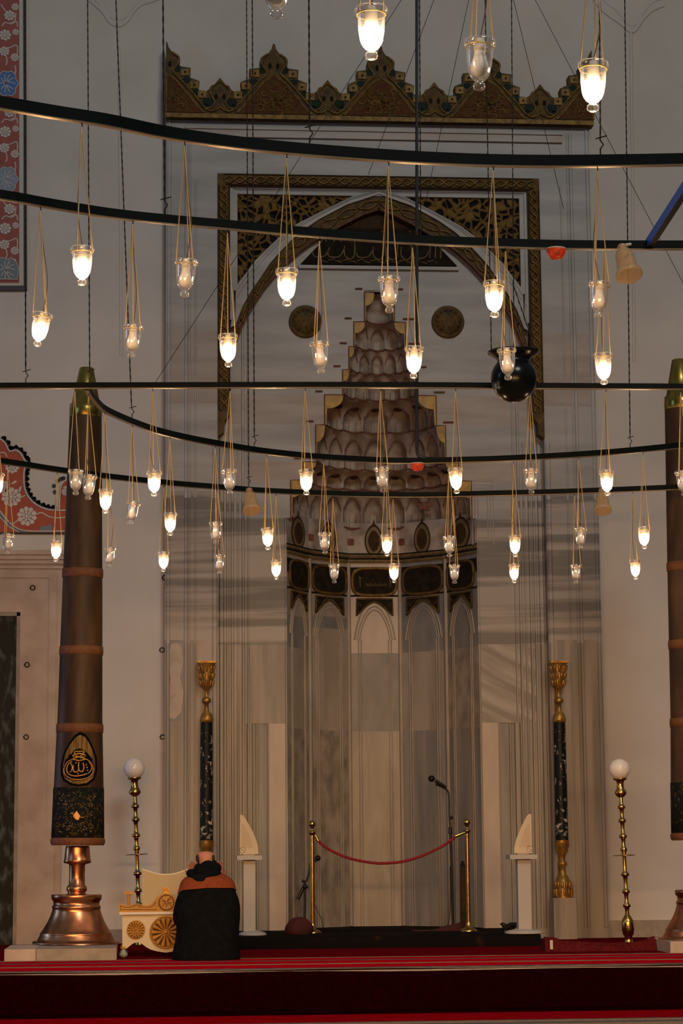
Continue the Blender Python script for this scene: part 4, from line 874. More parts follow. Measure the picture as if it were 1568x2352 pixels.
for k in range(26):
    a = 2 * PI * k / 26; x, y = cr_(500 + 185 * math.cos(a), 1690 + 175 * math.sin(a)); m.ball(f_((x - 178) * K, zc_(y), 0.009), 0.007, 5)
random.seed(4)
for k in range(150):
    x, y = random.uniform(180, 800), random.uniform(1300, 2010); d = math.hypot((x - 500) / 200, (y - 1690) / 190)
    if d < 1.05 or (abs(x - 500) > 230 and random.random() < 0.5): continue
    px, py = cr_(x, y); m.ball(f_((px - 178) * K, zc_(py), 0.009), random.uniform(0.003, 0.008), 4, sc=(1.3, 0.6, 1))
tag(m.build('gold_embroidery', 'faded_gold_paint', cover), kind='stuff')
candle.rotation_euler = (0, 0.010, 0)
c2 = copy_tree(candle); q = PZ(1612, 2157, PH); c2.location = q + Vector((0, 0, 0.005)); candle.location.z += 0.005; c2.rotation_euler = (0, -0.010, 0.25)
c2['label'] = 'giant brown candle in copper holder next to the globe lamp stand, cut by the frame'
py0 = PZ(150, 2206, 0).y
for a, b_, mt, lab in ((12, 84, 'stone', 'pale narrow stone block under the edge of the copper candle holder'), (84, 268, 'stone_dark', 'dark wide stone block carrying the copper candle holder beside the chest')):
    A, B_ = PZ(a, 2206, 0).x, PZ(b_, 2206, 0).x; o = MB().box((A, py0, 0), (B_ - 0.004, py0 + 0.86, PH)).build('stone_plinth', mt); rebase(o, ((A + B_) / 2, py0 + 0.4, 0)); tag(o, lab, 'plinth', 'stone plinths')
A = PZ(1500, 2185, 0).x; o = MB().box((q.x - 0.37, q.y - 0.42, 0), (q.x + 0.46, q.y + 0.44, PH)).build('stone_plinth', 'stone'); rebase(o, (q.x, q.y, 0)); tag(o, 'pale stone block under the copper candle holder cut by the frame', 'plinth', 'stone plinths')

# brass lamp stands with white globes ----------------------------------------
def lamp_stand(cx, ytop, base, lean, lab):
    k = (base - CAM).dot(fw) / F; th = thing('globe_lamp_stand', base, lab, 'lamp', 'brass globe lamp stands')
    z = lambda y: base.z + (2175 - y) * k                          # rows of the stand that shows whole
    o = Vector((base.x, base.y, 0))
    MB().lathe([(hw * k, z(y)) for y, hw in ((2175, 11), (2173, 11), (2166, 10), (2164, 9), (2152, 9), (2149, 12), (2137, 14), (2124, 14), (2116, 13), (2109, 9), (2104, 6))], 20, o).build('base', 'brass', th)
    rows = [(2104, 5)]; kn = [(2083, 9), (2051, 9), (2012, 9.5), (1955, 8), (1925, 9.5), (1889, 9), (1858, 9)]
    for y, hw in kn: rows += [(y + 12, 4.6), (y + 5, 5.5), (y + 3, hw), (y - 2, hw), (y - 5, 5.5), (y - 13, 4.4)]
    rows += [(1836, 4)]
    MB().lathe([(hw * k, z(y)) for y, hw in rows], 16, o).build('pole', 'brass', th)
    MB().lathe([(5 * k, z(1970)), (26 * k, z(1969.6)), (26 * k, z(1968)), (5 * k, z(1967))], 28, o).build('drip_disc', 'brass', th)
    MB().lathe([(hw * k, z(y)) for y, hw in ((1836, 5), (1832, 11), (1826, 14.5), (1820, 12), (1815, 9), (1804, 8), (1798, 9.5), (1795, 16), (1791, 16), (1791, 8))], 24, o).build('candle_cup', 'brass', th)
    MB().ball(o + Vector((0, 0, z(1771))), 24.5 * k, 32).build('glass_globe', 'globe_white', th)
    th.rotation_euler = (0.0, lean, 0); return th
bR = PZ(1444, 2173, 0.004); lamp_stand(1444, 1748, bR, -0.028, 'brass lamp stand with white globe standing clear beside the marble niche')
bL = PZ(320, 2160, 0); bL.y += 0.0
bL = PZ(321, 2171, 0.004); lamp_stand(321, 1748, bL, -0.038, 'brass lamp stand with white globe rising behind the ivory chest')

# ivory chest with carved rosettes -------------------------------------------
pr = PZ(474, 2203, 0.001); Yk = pr.y + 0.47; SY = 381
kb = PY(SY, 2199, Yk); kb.z = 0; ch = thing('ornate_chest', (kb.x, Yk, 0), 'ivory cabinet with carved golden rosettes half hidden by the kneeling man', 'cabinet')
def cpx(pts, Y=Yk, mirror=True):
    L_ = [xz(x, y, Y) for x, y in pts]; xc = PY(SY, 2100, Y).x
    return L_ + [(2 * xc - x, z) for x, z in L_[::-1]] if mirror else L_
m = MB().prism(cpx([(381, 2101), (281, 2101), (281, 2179), (290, 2179), (300, 2171), (307, 2166), (316, 2164), (326, 2168), (335, 2175), (346, 2181), (360, 2185), (380, 2188)][1:], Yk) , Yk, Yk + 0.03)
m.build('front_panel', 'ivory_paint', ch)
a, b_ = xz(281, 2101, Yk), xz(281, 2180, Yk); xr2 = 2 * PY(SY, 2100, Yk).x - a[0]
for x0 in (a[0], xr2 - 0.02): MB().box((x0, Yk + 0.03, b_[1]), (x0 + 0.02, Yk + 0.42, a[1])).build('side_panel', 'ivory_paint', ch)
l0 = xz(274, 2101, Yk); l1 = xz(274, 2095, Yk); xl2 = 2 * PY(SY, 2100, Yk).x - l0[0]
MB().box((l0[0], Yk - 0.03, l0[1]), (xl2, Yk + 0.45, l1[1])).build('ledge', 'white_edge', ch)
rail = [(274, 2095), (273.5, 2075.5), (279, 2075), (285.5, 2079), (293, 2080), (302, 2079), (307.5, 2076), (314, 2074.5), (321, 2077), (328.5, 2079.5), (342, 2079), (350.7, 2074), (357, 2065), (365, 2057), (373, 2054), (380.9, 2053.5)]
rl = MB().prism(cpx(rail, Yk - 0.02), Yk - 0.02, Yk + 0.01).build('carved_rail', 'carved_wood', ch)
m = MB(); Q = [PY(x, y, Yk - 0.022) for x, y in ((277, 2091), (277, 2080), (284, 2083), (294, 2084), (304, 2082), (314, 2078), (323, 2082), (334, 2083.5), (345, 2083), (352, 2079), (358, 2071))]
m.tube(smooth_poly(Q, 4), 0.003, 5); m.tube([PY(279, 2089, Yk - 0.022), PY(360, 2089, Yk - 0.022)], 0.003, 5)
c = PY(382, 2073, Yk - 0.022)
for r in (0.064, 0.058): m.tube([c + Vector((r * math.cos(t * PI / 16), 0, r * math.sin(t * PI / 16))) for t in range(32)], 0.003, 5, True)
for t in range(14): m.tube([c + Vector((0.045 * math.cos(t * 1.1) * q, 0, 0.04 * math.sin(t * 1.7) * q)) for q in (0.2, 0.6, 1)], 0.003, 4)
m.build('groove', 'wood_groove', rl)
def rosette(px, py, r, n):
    c = PY(px, py, Yk); R = r * (Yk - CAM.y) / F; m = MB()
    m.prism([(c.x + R * math.cos(t * PI / 20), c.z + R * math.sin(t * PI / 20)) for t in range(40)], Yk - 0.012, Yk)
    m.tube([(c.x + R * 0.95 * math.cos(t * PI / 20), Yk - 0.014, c.z + R * 0.95 * math.sin(t * PI / 20)) for t in range(40)], R * 0.055, 6, True)
    ro = m.build('rosette', 'carved_wood', ch); m = MB(); g = MB()
    for t in range(n):
        q = 2 * PI * t / n; d = Vector((math.cos(q), 0, math.sin(q))); s = Vector((-d.z, 0, d.x))
        pts = [c + d * R * 0.2 + Vector((0, -0.014, 0)), c + d * R * 0.45 + Vector((0, -0.018, 0)), c + d * R * 0.7 + Vector((0, -0.022, 0)), c + d * R * 0.84 + Vector((0, -0.018, 0))]
        m.tube(smooth_poly(pts, 3), [R * lerp(0.04, 0.135, min(1, i / 8)) for i in range(10)], 7)
        g.tube(smooth_poly([c + d * R * 0.2 + s * R * 0.06, c + d * R * 0.6 + s * R * 0.145, c + d * R * 0.82 + s * R * 0.15, c + d * R * 0.92], 3), R * 0.03, 4)
        g.tube(smooth_poly([c + d * R * 0.2 - s * R * 0.06, c + d * R * 0.6 - s * R * 0.145, c + d * R * 0.82 - s * R * 0.15, c + d * R * 0.92], 3), R * 0.03, 4)
    m.ball(c + Vector((0, -0.018, 0)), R * 0.14, 10); m.build('petals', 'carved_wood', ro)
    for v in range(len(g.v)): g.v[v] = (g.v[v][0], g.v[v][1] - 0.013, g.v[v][2])
    g.build('groove', 'wood_groove', ro)
rosette(312, 2135, 20.5, 16); rosette(450, 2134, 20.5, 16); rosette(380.5, 2141, 36.5, 14)
Yb = Yk + 0.40; bk = cpx([(326, 2082), (326, 1997.5), (334, 1999.5), (343, 2002.6), (359.5, 2007.5), (370, 2009), (380.9, 2009.3)], Yb)
bp_ = MB().prism(bk, Yb, Yb + 0.03).build('back_panel', 'ivory_back', ch)
tp = cpx([(326, 1997), (334, 1999), (343, 2002.1), (359.5, 2007), (370, 2008.5), (380.9, 2008.8)], Yb); MB().tube([(x, Yb + 0.012, z) for x, z in tp], 0.007, 6).build('top_edge', 'white_edge', bp_)
c = PY(295.5, 2095, Yk + 0.12); z = lambda y: PY(295, y, Yk + 0.12).z
MB().tube([(c.x, c.y, z(2096)), (c.x, c.y, z(2054))], 0.013, 10).box((c.x - 0.04, c.y - 0.02, z(2054)), (c.x + 0.04, c.y + 0.02, z(2048))).build('finial', 'carved_wood', ch)
c = PY(381.5, 2052, Yk + 0.1); MB().box((c.x - 0.03, c.y - 0.02, PY(381, 2060, Yk + 0.1).z), (c.x + 0.03, c.y + 0.02, PY(381, 2039, Yk + 0.1).z)).build('finial', 'gilding', ch)
for x0 in (a[0] + 0.01, xr2 - 0.01):
    for yy in (Yk + 0.02, Yk + 0.40):
        f1 = MB().lathe([(0.016, 0.0), (0.034, 0.012), (0.036, 0.030), (0.020, 0.052), (0.016, 0.07)], 14, (x0, yy, 0.0)).build('foot', 'clear_foot', ch)
        MB().lathe([(0.016, 0.068), (0.026, 0.070), (0.026, 0.088), (0.018, b_[1] + 0.004)], 14, (x0, yy, 0)).build('foot_ring', 'carved_wood', f1)

# low step in front of the niche ---------------------------------------------
Yp = PZ(900, 2177, 0).y; SH = 0.106
px0, px1 = PZ(545, 2178, 0).x, PZ(1247, 2174, 0).x
m = MB(); n = 40; top = []; vs = []
for i in range(n + 1):
    x = lerp(px0, px1, i / n); s_ = 0.004 * math.sin(i * 0.9)
    vs += [(x, Yp + s_, 0.0), (x, Yp - 0.004 + s_, SH * 0.55), (x, Yp + 0.004 + s_, SH - 0.012 + s_ * 0.5), (x, Yp + 0.03, SH), (x, -0.16, SH), (x, -0.16, 0)]
m.add(vs, [(i * 6 + k, (i + 1) * 6 + k, (i + 1) * 6 + k + 1, i * 6 + k + 1) for i in range(n) for k in range(5)], 0, True)
m.add(vs[:6], [(0, 1, 2, 3, 4, 5)], 0); m.add(vs[-6:], [(5, 4, 3, 2, 1, 0)], 0)
tag(rebase(m.build('low_step', 'step_cloth'), ((px0 + px1) / 2, Yp + 0.6, 0)), 'long low step covered in black patterned cloth before the niche', 'step')

# stanchions and rope
def stanchion(px, lab):
    b = PZ(px, 2143 if px < 900 else 2139, SH); k = (b - CAM).dot(fw) / F; th = thing('rope_post', b, lab, 'rope post', 'brass rope posts')
    z = lambda y: b.z + (2143 - y) * k; o = (b.x, b.y, 0)
    MB().lathe([(20 * k, z(2143)), (20 * k, z(2140)), (15 * k, z(2137)), (8 * k, z(2134)), (7 * k, z(2126)), (5.5 * k, z(2122))], 24, o).build('base', 'brass', th)
    MB().lathe([(5.4 * k, z(2124)), (5.4 * k, z(1920))], 16, o).build('pole', 'brass', th)
    MB().lathe([(5.4 * k, z(1921)), (6.5 * k, z(1918)), (9 * k, z(1915)), (9 * k, z(1912.5)), (4 * k, z(1911)), (3.2 * k, z(1906)), (4.5 * k, z(1903))], 16, o).build('collar', 'brass', th)
    MB().ball((b.x, b.y, z(1895)), 8.4 * k, 18).build('ball', 'brass', th); return b, k
s1, k1 = stanchion(718, 'brass rope post with ball top on the chest side of the niche'); s2, k2 = stanchion(1076, 'brass rope post with ball top beside the tall microphone stand')
rp = [(730, 1930), (743.5, 1943.5), (762.7, 1955), (794.6, 1969), (826, 1977), (858, 1982), (880, 1983), (924, 1979), (968, 1966), (1011.6, 1946), (1038, 1928), (1047, 1920)]
yr = lambda x: lerp(s1.y, s2.y, (x - 718) / 358) - 0.035
P3 = smooth_poly([PY(x, y, yr(x)) for x, y in rp], 8); th = thing('barrier_rope', P3[len(P3) // 2], 'sagging dark red velvet rope between the two brass posts', 'rope')
m = MB(); n = len(P3); m.tube(P3, [0.0135 * (1 + 0.10 * math.sin(i * 2.4)) for i in range(n)], 10); m.build('velvet_cord', 'rope_red', th)
for a, b_, c in ((P3[0], PY(723, 1917, yr(723)), 1), (P3[-1], PY(1070, 1911, yr(1070)), 1)): MB().tube([a + (a - b_) * 0.1, lerp(a, b_, 0.6), b_], [0.016, 0.013, 0.006], 10).build('end_clip', 'brass', th)

# pedestals and arched tablets
def pedestal(sg, xs, lab, labt):
    xa, xb, ca, cb, ba, bb, yb, ysl0, ysl1 = xs
    b = PZ((ca + cb) / 2, yb - 4, SH); Y = b.y; th = thing('stone_pedestal', b, lab, 'pedestal', 'grey pedestals')
    X = lambda x, y: PY(x, y, Y).x
    Z = lambda y: PY((ca + cb) / 2, y, Y).z
    hb = (X(bb, yb) - X(ba, yb)) / 2; cb_ = ((X(bb, yb) + X(ba, yb)) / 2, Y)
    MB().loft([((cb_[0], Y, SH + z_), hb * f_, 0.15 * f_) for z_, f_ in ((0, 0.97), (0.008, 1.0), (0.016, 0.97), (0.026, 0.84), (0.034, 0.62), (0.042, 0.40))], 32, 0, 2.3).build('base', 'grey_paint', th)
    MB().box((X(ca, 2050), Y - 0.058, SH + 0.034), (X(cb, 2050), Y + 0.058, Z(ysl1))).build('shaft', 'grey_paint', th)
    MB().box((X(xa, 1970), Y - 0.12, Z(ysl1)), (X(xb, 1970), Y + 0.12, Z(ysl0))).build('top_slab', 'grey_paint', th)
    return Y, Z(ysl0)
for sg, xs, pts, em, lab, lt in (
        (-1, (543, 600, 558.5, 585.7, 548, 612, 2152, 1965, 1975), [(551, 1873), (556, 1873), (562, 1879), (571, 1895), (580, 1911), (587, 1928), (592, 1945), (593, 1963), (550, 1963)], (557, 1955), 'grey square pedestal beside the kneeling man', 'cream quarter-arch tablet of fine text on the pedestal nearer the man'),
        (1, (1166, 1229, 1187, 1217, 1159, 1248, 2148, 1963, 1973), [(1219, 1872), (1214, 1872), (1208, 1878), (1197, 1900), (1189, 1918), (1183, 1937), (1180, 1950), (1180, 1962), (1221, 1962)], (1215.7, 1952), 'grey square pedestal beside the brass post and microphone stand', 'cream quarter-arch tablet of fine text on the pedestal nearer the microphone stand')):
    Y, zt = pedestal(sg, xs, lab, lt); q = [xz(x, y, Y) for x, y in pts]; lo = min(z for x, z in q); q = [(x, z - lo + zt + 0.012) for x, z in q]
    th = thing('arched_tablet', (q[-1][0], Y, zt), lt, 'tablet', 'arched tablets')
    MB().prism(q, Y - 0.012, Y + 0.012).build('panel', 'tablet_cream', th)
    cxm = sum(x for x, z in q) / len(q); MB().box((cxm - 0.05, Y - 0.02, zt), (cxm + 0.05, Y + 0.02, zt + 0.014)).build('stand', 'tablet_line', th)
    m = MB(); zz = zt + 0.07; side = q[0][0]
    poly = q
    def span(z):
        xs_ = []
        for (x0, z0), (x1, z1) in zip(poly, poly[1:] + poly[:1]):
            if (z0 - z) * (z1 - z) < 0: xs_.append(lerp(x0, x1, (z - z0) / (z1 - z0)))
        return (min(xs_), max(xs_)) if len(xs_) > 1 else None
    while True:
        s_ = span(zz)
        if not s_ or s_[1] - s_[0] < 0.05: break
        a, b_ = (s_[0] + 0.012, s_[1] - 0.045) if sg < 0 else (s_[0] + 0.045, s_[1] - 0.012)
        if b_ - a > 0.02: m.box((a, Y - 0.0135, zz), (b_, Y - 0.012, zz + 0.0035))
        zz += 0.0115
    m.build('fine_text', 'tablet_line', th)
    e = PY(em[0], em[1], Y - 0.014); e.z += 0.01; MB().tube([e + Vector((0.026 * math.cos(t * PI / 10), 0, 0.026 * math.sin(t * PI / 10))) for t in range(20)], 0.003, 5, True).tube([e + Vector((-0.014, 0, 0.014)), e + Vector((0.014, 0, -0.014))], 0.003, 5).build('seal', 'tablet_line', th)

# microphones ---------------------------------------------------------------
b = PZ(1040, 2132, SH); Y = b.y; th = thing('microphone_stand', b, 'tall black microphone stand with bent top inside the niche', 'microphone stand', 'microphone stands')
MB().lathe([(0.13, SH), (0.13, SH + 0.012), (0.10, SH + 0.02), (0.02, SH + 0.03)], 24, (b.x, b.y, 0)).build('base', 'black_plastic', th)
MB().tube([b + Vector((0, 0, 0.02)), PY(1037, 2003, Y), PY(1033.8, 1909, Y)], 0.013, 8).tube([PY(1034, 1916, Y), PY(1033.7, 1900, Y)], 0.019, 8).build('lower_pole', 'black_plastic', th)
MB().tube([PY(1033.8, 1912, Y)] + smooth_poly([PY(1031.5, 1871, Y), PY(1030.5, 1828, Y), PY(1026, 1815, Y), PY(1012, 1806, Y - 0.01), PY(1000, 1802, Y - 0.02)], 5), 0.009, 8).build('upper_pole', 'black_plastic', th)
MB().ball(PY(1036, 1878, Y), 0.02, 8).build('clamp', 'black_plastic', th)
a, h = PY(1024, 1808, Y - 0.02), PY(990, 1788, Y - 0.03); th = thing('microphone', a, 'black handheld microphone on the bent tip of the tall stand', 'microphone', 'microphones')
MB().tube([a, lerp(a, h, 0.72)], [0.012, 0.019], 12).build('handle', 'black_plastic', th); MB().ball(h + (h - a).normalized() * -0.004, 0.034, 14, sc=(1, 1, 0.95)).build('grille', 'chain_dark', th)
m = MB().tube(smooth_poly([PY(1033, 1990, Y - 0.015), PY(1034, 2080, Y - 0.02), PY(1030, 2118, Y - 0.03), PY(1022, 2134, Y - 0.05)], 6), 0.005, 6); m.v and tag(rebase(m.build('microphone_cable', 'black_plastic'), PY(1022, 2134, Y)), 'thin black cable running down the tall microphone stand', 'cable')
b = PZ(699, 2139, SH); Y = b.y; th = thing('microphone_stand', b, 'short black boom microphone stand behind the brass rope post by the cushion', 'microphone stand', 'microphone stands')
MB().lathe([(0.10, SH), (0.10, SH + 0.012), (0.02, SH + 0.025)], 20, (b.x, b.y, 0)).build('base', 'black_plastic', th)
MB().tube([b + Vector((0, 0, 0.015)), PY(700.5, 2042, Y)], 0.012, 8).build('pole', 'black_plastic', th)
MB().tube(smooth_poly([PY(683.5, 2066, Y), PY(690, 2052, Y), PY(700, 2030, Y), PY(709, 2008, Y), PY(712, 1994, Y), PY(712, 1983, Y)], 4), [0.017] * 7 + [0.010] * 14, 8).build('boom', 'black_plastic', th)
MB().ball(PY(700, 2036, Y - 0.01), 0.026, 10).ball(PY(696, 2024, Y), 0.016, 8).tube([PY(694, 2040, Y), PY(708, 2038, Y)], 0.012, 6).build('clamp', 'black_plastic', th)
h = PY(729.5, 1971, Y); th = thing('microphone', PY(713, 1984, Y), 'small black microphone poking out behind the brass rope post', 'microphone', 'microphones')
MB().tube([PY(712, 1985, Y), lerp(PY(712, 1985, Y), h, 0.8)], [0.010, 0.016], 10).build('handle', 'black_plastic', th); MB().ball(h, 0.028, 12).build('grille', 'chain_dark', th)
m = MB().tube(smooth_poly([PY(722, 2076, Y - 0.2), PY(729, 2092, Y - 0.2), PY(738, 2112, Y - 0.2), PY(742, 2130, Y - 0.2), PZ(744, 2138, SH + 0.004)], 6), 0.0035, 5); tag(rebase(m.build('microphone_cable', 'black_plastic'), PZ(744, 2138, SH)), 'thin cable curling down beside the brass rope post', 'cable')

b = PZ(1064, 2134, SH); X0 = PY(1058, 2040, b.y).x; X1 = PY(1068, 2040, b.y).x; zt_ = PY(1063, 1990, b.y).z
th = thing('slim_case', b, 'slim dark brown upright case just behind the brass post by the microphone stand', 'case')
MB().tube([((X0 + X1) / 2, b.y, SH), ((X0 + X1) / 2, b.y, zt_)], [0.030, 0.024], 12).build('body', 'deep_brown', th)
MB().tube([((X0 + X1) / 2, b.y, zt_), ((X0 + X1) / 2, b.y, zt_ + 0.03)], [0.026, 0.018], 12).ball(((X0 + X1) / 2, b.y, zt_ + 0.035), 0.018, 10).build('cap', 'dark_paint', th)
# cushion, folded cloth, cable heap, rug
b = PZ(684, 2146, SH); rows = []
for z, rx, ry in ((0, 0.115, 0.10), (0.02, 0.13, 0.12), (0.07, 0.125, 0.115), (0.115, 0.095, 0.09), (0.145, 0.06, 0.06), (0.155, 0.02, 0.02)): rows.append(((b.x + z * 0.1, b.y, b.z + z), rx, ry))
m = MB().loft(rows, 28, 0, 2.4, lambda q, i: 1 + 0.06 * math.sin(3 * q + i) + 0.04 * math.sin(7 * q + 2 * i)); tag(rebase(m.build('floor_cushion', 'cushion_red'), b), 'rumpled dark red cushion on the step behind the brass rope post', 'cushion')
Yl = PZ(1010, 2138, SH).y; m = MB(); vs = []; n = 18
for i in range(n + 1):
    px = lerp(945, 1082, i / n); yt = 2139 - 26 * max(0, (px - 975) / 100) ** 1.1 if px < 1070 else 2112 + (px - 1070) * 1.2
    p0 = PY(px, 2140, Yl); p1 = PY(px, yt, Yl); wv = 0.01 * math.sin(i * 1.3)
    h = max(0.012, p1.z - SH); vs += [(p0.x, Yl - 0.06 + wv, SH), (p0.x, Yl - 0.03 + wv, SH + h * 0.8), (p0.x, Yl + wv, SH + h), (p0.x, Yl + 0.05, SH + h * 0.7), (p0.x, Yl + 0.09, SH)]
m.add(vs, [(i * 5 + k, (i + 1) * 5 + k, (i + 1) * 5 + k + 1, i * 5 + k + 1) for i in range(n) for k in range(4)], 0, True); m.add(vs[:5], [(0, 1, 2, 3, 4)]); m.add(vs[-5:], [(4, 3, 2, 1, 0)])
tag(rebase(m.build('folded_cloth', 'cushion_red'), PY(1040, 2140, Yl)), 'dark red folded cloth at the foot of the tall microphone stand', 'cloth')
b = PZ(1169, 2140, SH); m = MB(); random.seed(3); pts = []
for i in range(46): a = i * 0.9; pts.append((b.x + 0.06 * math.cos(a) + random.uniform(-0.02, 0.02), b.y + 0.06 * math.sin(a * 1.1), SH + 0.014 + 0.05 * abs(math.sin(i * 0.7)) * (1 - abs(i - 23) / 46) + 0.03 * (i % 5) / 5))
m.tube(smooth_poly(pts, 4), 0.007, 6); m.box((b.x - 0.05, b.y - 0.03, SH), (b.x + 0.05, b.y + 0.03, SH + 0.035)); tag(rebase(m.build('cable_heap', 'black_plastic'), b), 'heap of black cable beside the pedestal near the rope post', 'cable')
Yr = PZ(1380, 2184, 0).y; m = MB(); vs = []; n = 44
tops = [(1252, 2152), (1275, 2153), (1290, 2160), (1340, 2163), (1400, 2166), (1450, 2164), (1480, 2160), (1496, 2152), (1504, 2150), (1515, 2168), (1540, 2176), (1700, 2178)]
for i in range(n + 1):
    px = lerp(1250, 1503, i / n); zt = max(0.012, PY(px, interp(tops, px), Yr).z); x = PY(px, 2170, Yr).x; wv = 0.012 * math.sin(i * 1.1)
    vs += [(x, Yr - 0.05 + wv, 0), (x, Yr - 0.02 + wv, zt * 0.6), (x, Yr + wv, zt), (x, Yr + 0.03, zt), (x, Yr + 0.10, zt * 0.5), (x, Yr + 0.25, 0.0)]
m.add(vs, [(i * 6 + k, (i + 1) * 6 + k, (i + 1) * 6 + k + 1, i * 6 + k + 1) for i in range(n) for k in range(5)], 0, True); m.add(vs[:6], [(0, 1, 2, 3, 4, 5)])
th = thing('rumpled_rug', PY(1380, 2184, Yr), 'dark red rug with its edge folded up before the globe lamp stand', 'rug'); m.build('fold', 'rug_dark_red', th)
p = PY(1266, 2178, Yr - 0.05); MB().box((p.x - 0.012, Yr - 0.058, 0.02), (p.x + 0.012, Yr - 0.03, 0.095)).build('label_strip', 'tablet_cream', th)

# kneeling man ---------------------------------------------------------------
kp = (pr - CAM).dot(fw) / F; px_ = lambda v: v * kp
man = thing('person', pr, 'bald person kneeling with back turned, black vest with rust shoulders and black scarf', 'person')
def figure_skin(name, pts, edges, mat, parent, lv=2):
    me = bpy.data.meshes.new(name); me.from_pydata([p[0] for p in pts], edges, []); o = bpy.data.objects.new(name, me); C.objects.link(o); o.parent = parent
    md = o.modifiers.new('skin', 'SKIN'); md.use_smooth_shade = True
    for i, p in enumerate(pts): v = me.skin_vertices[0].data[i]; v.radius = p[1] if isinstance(p[1], tuple) else (p[1], p[1]); v.use_root = (i == 0)
    o.modifiers.new('sub', 'SUBSURF').levels = lv; o.modifiers['sub'].render_levels = lv; me.materials.append(M[mat]); return o
pts = []; edges = []; ids = {}
def J(n, p, r, to=None):
    ids[n] = len(pts); pts.append((Vector(p), r))
    if to: edges.append((ids[to], ids[n]))
J('pelvis', (0, -0.03, 0.24), 0.15); J('waist', (0, 0.0, 0.36), 0.13, 'pelvis'); J('chest', (0, 0.03, 0.50), 0.12, 'waist'); J('upper', (0, 0.05, 0.60), 0.075, 'chest'); J('neck', (-0.005, 0.075, 0.70), 0.055, 'upper'); J('nape', (-0.007, 0.085, 0.765), 0.055, 'neck')
J('skull', (-0.007, 0.10, 0.815), (0.071, 0.086), 'nape'); J('crown', (-0.007, 0.112, 0.86), (0.058, 0.066), 'skull')
J('jaw', (-0.007, 0.155, 0.77), 0.045, 'skull'); J('nose', (-0.007, 0.212, 0.805), 0.012, 'skull')
for s in (-1, 1):
    t = 'R' if s > 0 else 'L'
    J('ear' + t, (-0.007 + s * 0.078, 0.10, 0.812), (0.010, 0.020), 'skull')
    J('sh' + t, (s * 0.15, 0.05, 0.545), 0.045, 'upper'); J('el' + t, (s * 0.20, 0.08, 0.34), 0.042, 'sh' + t); J('wr' + t, (s * 0.125, 0.26, 0.60), 0.028, 'el' + t)
    J('palm' + t, (s * 0.108, 0.275, 0.66), (0.030, 0.016), 'wr' + t)
    for k in range(4):
        fx = s * (0.108 + (k - 1.5) * 0.019); L_ = (0.070, 0.080, 0.075, 0.058)[k if s < 0 else 3 - k]
        J('f%d%s' % (k, t), (fx, 0.282, 0.70), 0.0095, 'palm' + t); J('g%d%s' % (k, t), (fx, 0.270, 0.70 + L_ * 0.6), 0.0085, 'f%d%s' % (k, t)); J('h%d%s' % (k, t), (fx, 0.250, 0.70 + L_), 0.007, 'g%d%s' % (k, t))
    J('th' + t, (s * 0.153, 0.27, 0.67), 0.010, 'palm' + t); J('tt' + t, (s * 0.165, 0.255, 0.71), 0.008, 'th' + t)
    J('hip' + t, (s * 0.11, 0.0, 0.20), 0.10, 'pelvis'); J('kn' + t, (s * 0.15, 0.32, 0.09), 0.07, 'hip' + t); J('an' + t, (s * 0.12, -0.04, 0.065), 0.05, 'kn' + t); J('toe' + t, (s * 0.11, -0.15, 0.045), 0.035, 'an' + t)
body = figure_skin('body', pts, edges, 'skin', man)
m = MB()
for s in (-1, 1):
    m.ball((-0.007 + s * 0.056, 0.085, 0.800), 0.036, 12, sc=(0.62, 1.0, 1.05))
o = m.mesh('hair', 'hair_dark'); link('hair', o, man)
m = MB()
for s in (-1, 1): m.ball((-0.007 + s * 0.036, 0.193, 0.818), 0.013, 10)
link('eyes', m.mesh('eyes', 'tile_white'), man)
# vest: picture rows from the hem up (row, left edge, right edge)
R_ = [(2203, 394, 553), (2190, 394, 552), (2172, 399, 550.5), (2145, 405, 549), (2127, 404, 551), (2105, 400, 553), (2082, 402, 552), (2065, 406, 548), (2052, 410, 543), (2042, 413, 539.5), (2034, 415, 538), (2027, 418, 535), (2020, 425, 527), (2013, 437, 515), (2006, 448, 503)]
rows = [((px_((l + r) / 2 - 474), lerp(0.0, 0.05, (2203 - y) / 175), px_(2203 - y)), px_(r - l) / 2 * 0.985, interp([(2006, 0.075), (2020, 0.12), (2040, 0.15), (2080, 0.18), (2150, 0.24), (2203, 0.26)], y)) for y, l, r in R_]
dense = []
for (a, b_) in zip(rows, rows[1:]):
    for k in range(4):
        t = k / 4; dense.append((tuple(lerp(a[0][j], b_[0][j], t) for j in range(3)), lerp(a[1], b_[1], t), lerp(a[2], b_[2], t)))
dense.append(rows[-1])
quilt = lambda q, i: 1 + 0.009 * abs(math.sin(i * 0.63)) + 0.006 * math.sin(5 * q + i * 0.3)
link('vest', MB().loft(dense, 40, 0, 2.4, quilt).mesh('vest', 'cloth_black'), man)
def vest_at(z):
    for a, b_ in zip(dense, dense[1:]):
        if a[0][2] <= z <= b_[0][2]:
            t = (z - a[0][2]) / max(1e-6, b_[0][2] - a[0][2]); return tuple(lerp(a[0][j], b_[0][j], t) for j in range(2)) + (lerp(a[1], b_[1], t), lerp(a[2], b_[2], t))
    e = dense[-1]; return (e[0][0], e[0][1], e[1], e[2])
m = MB(); vs = []; nu, nv = 72, 12; ztop_ = px_(2203 - 2006)
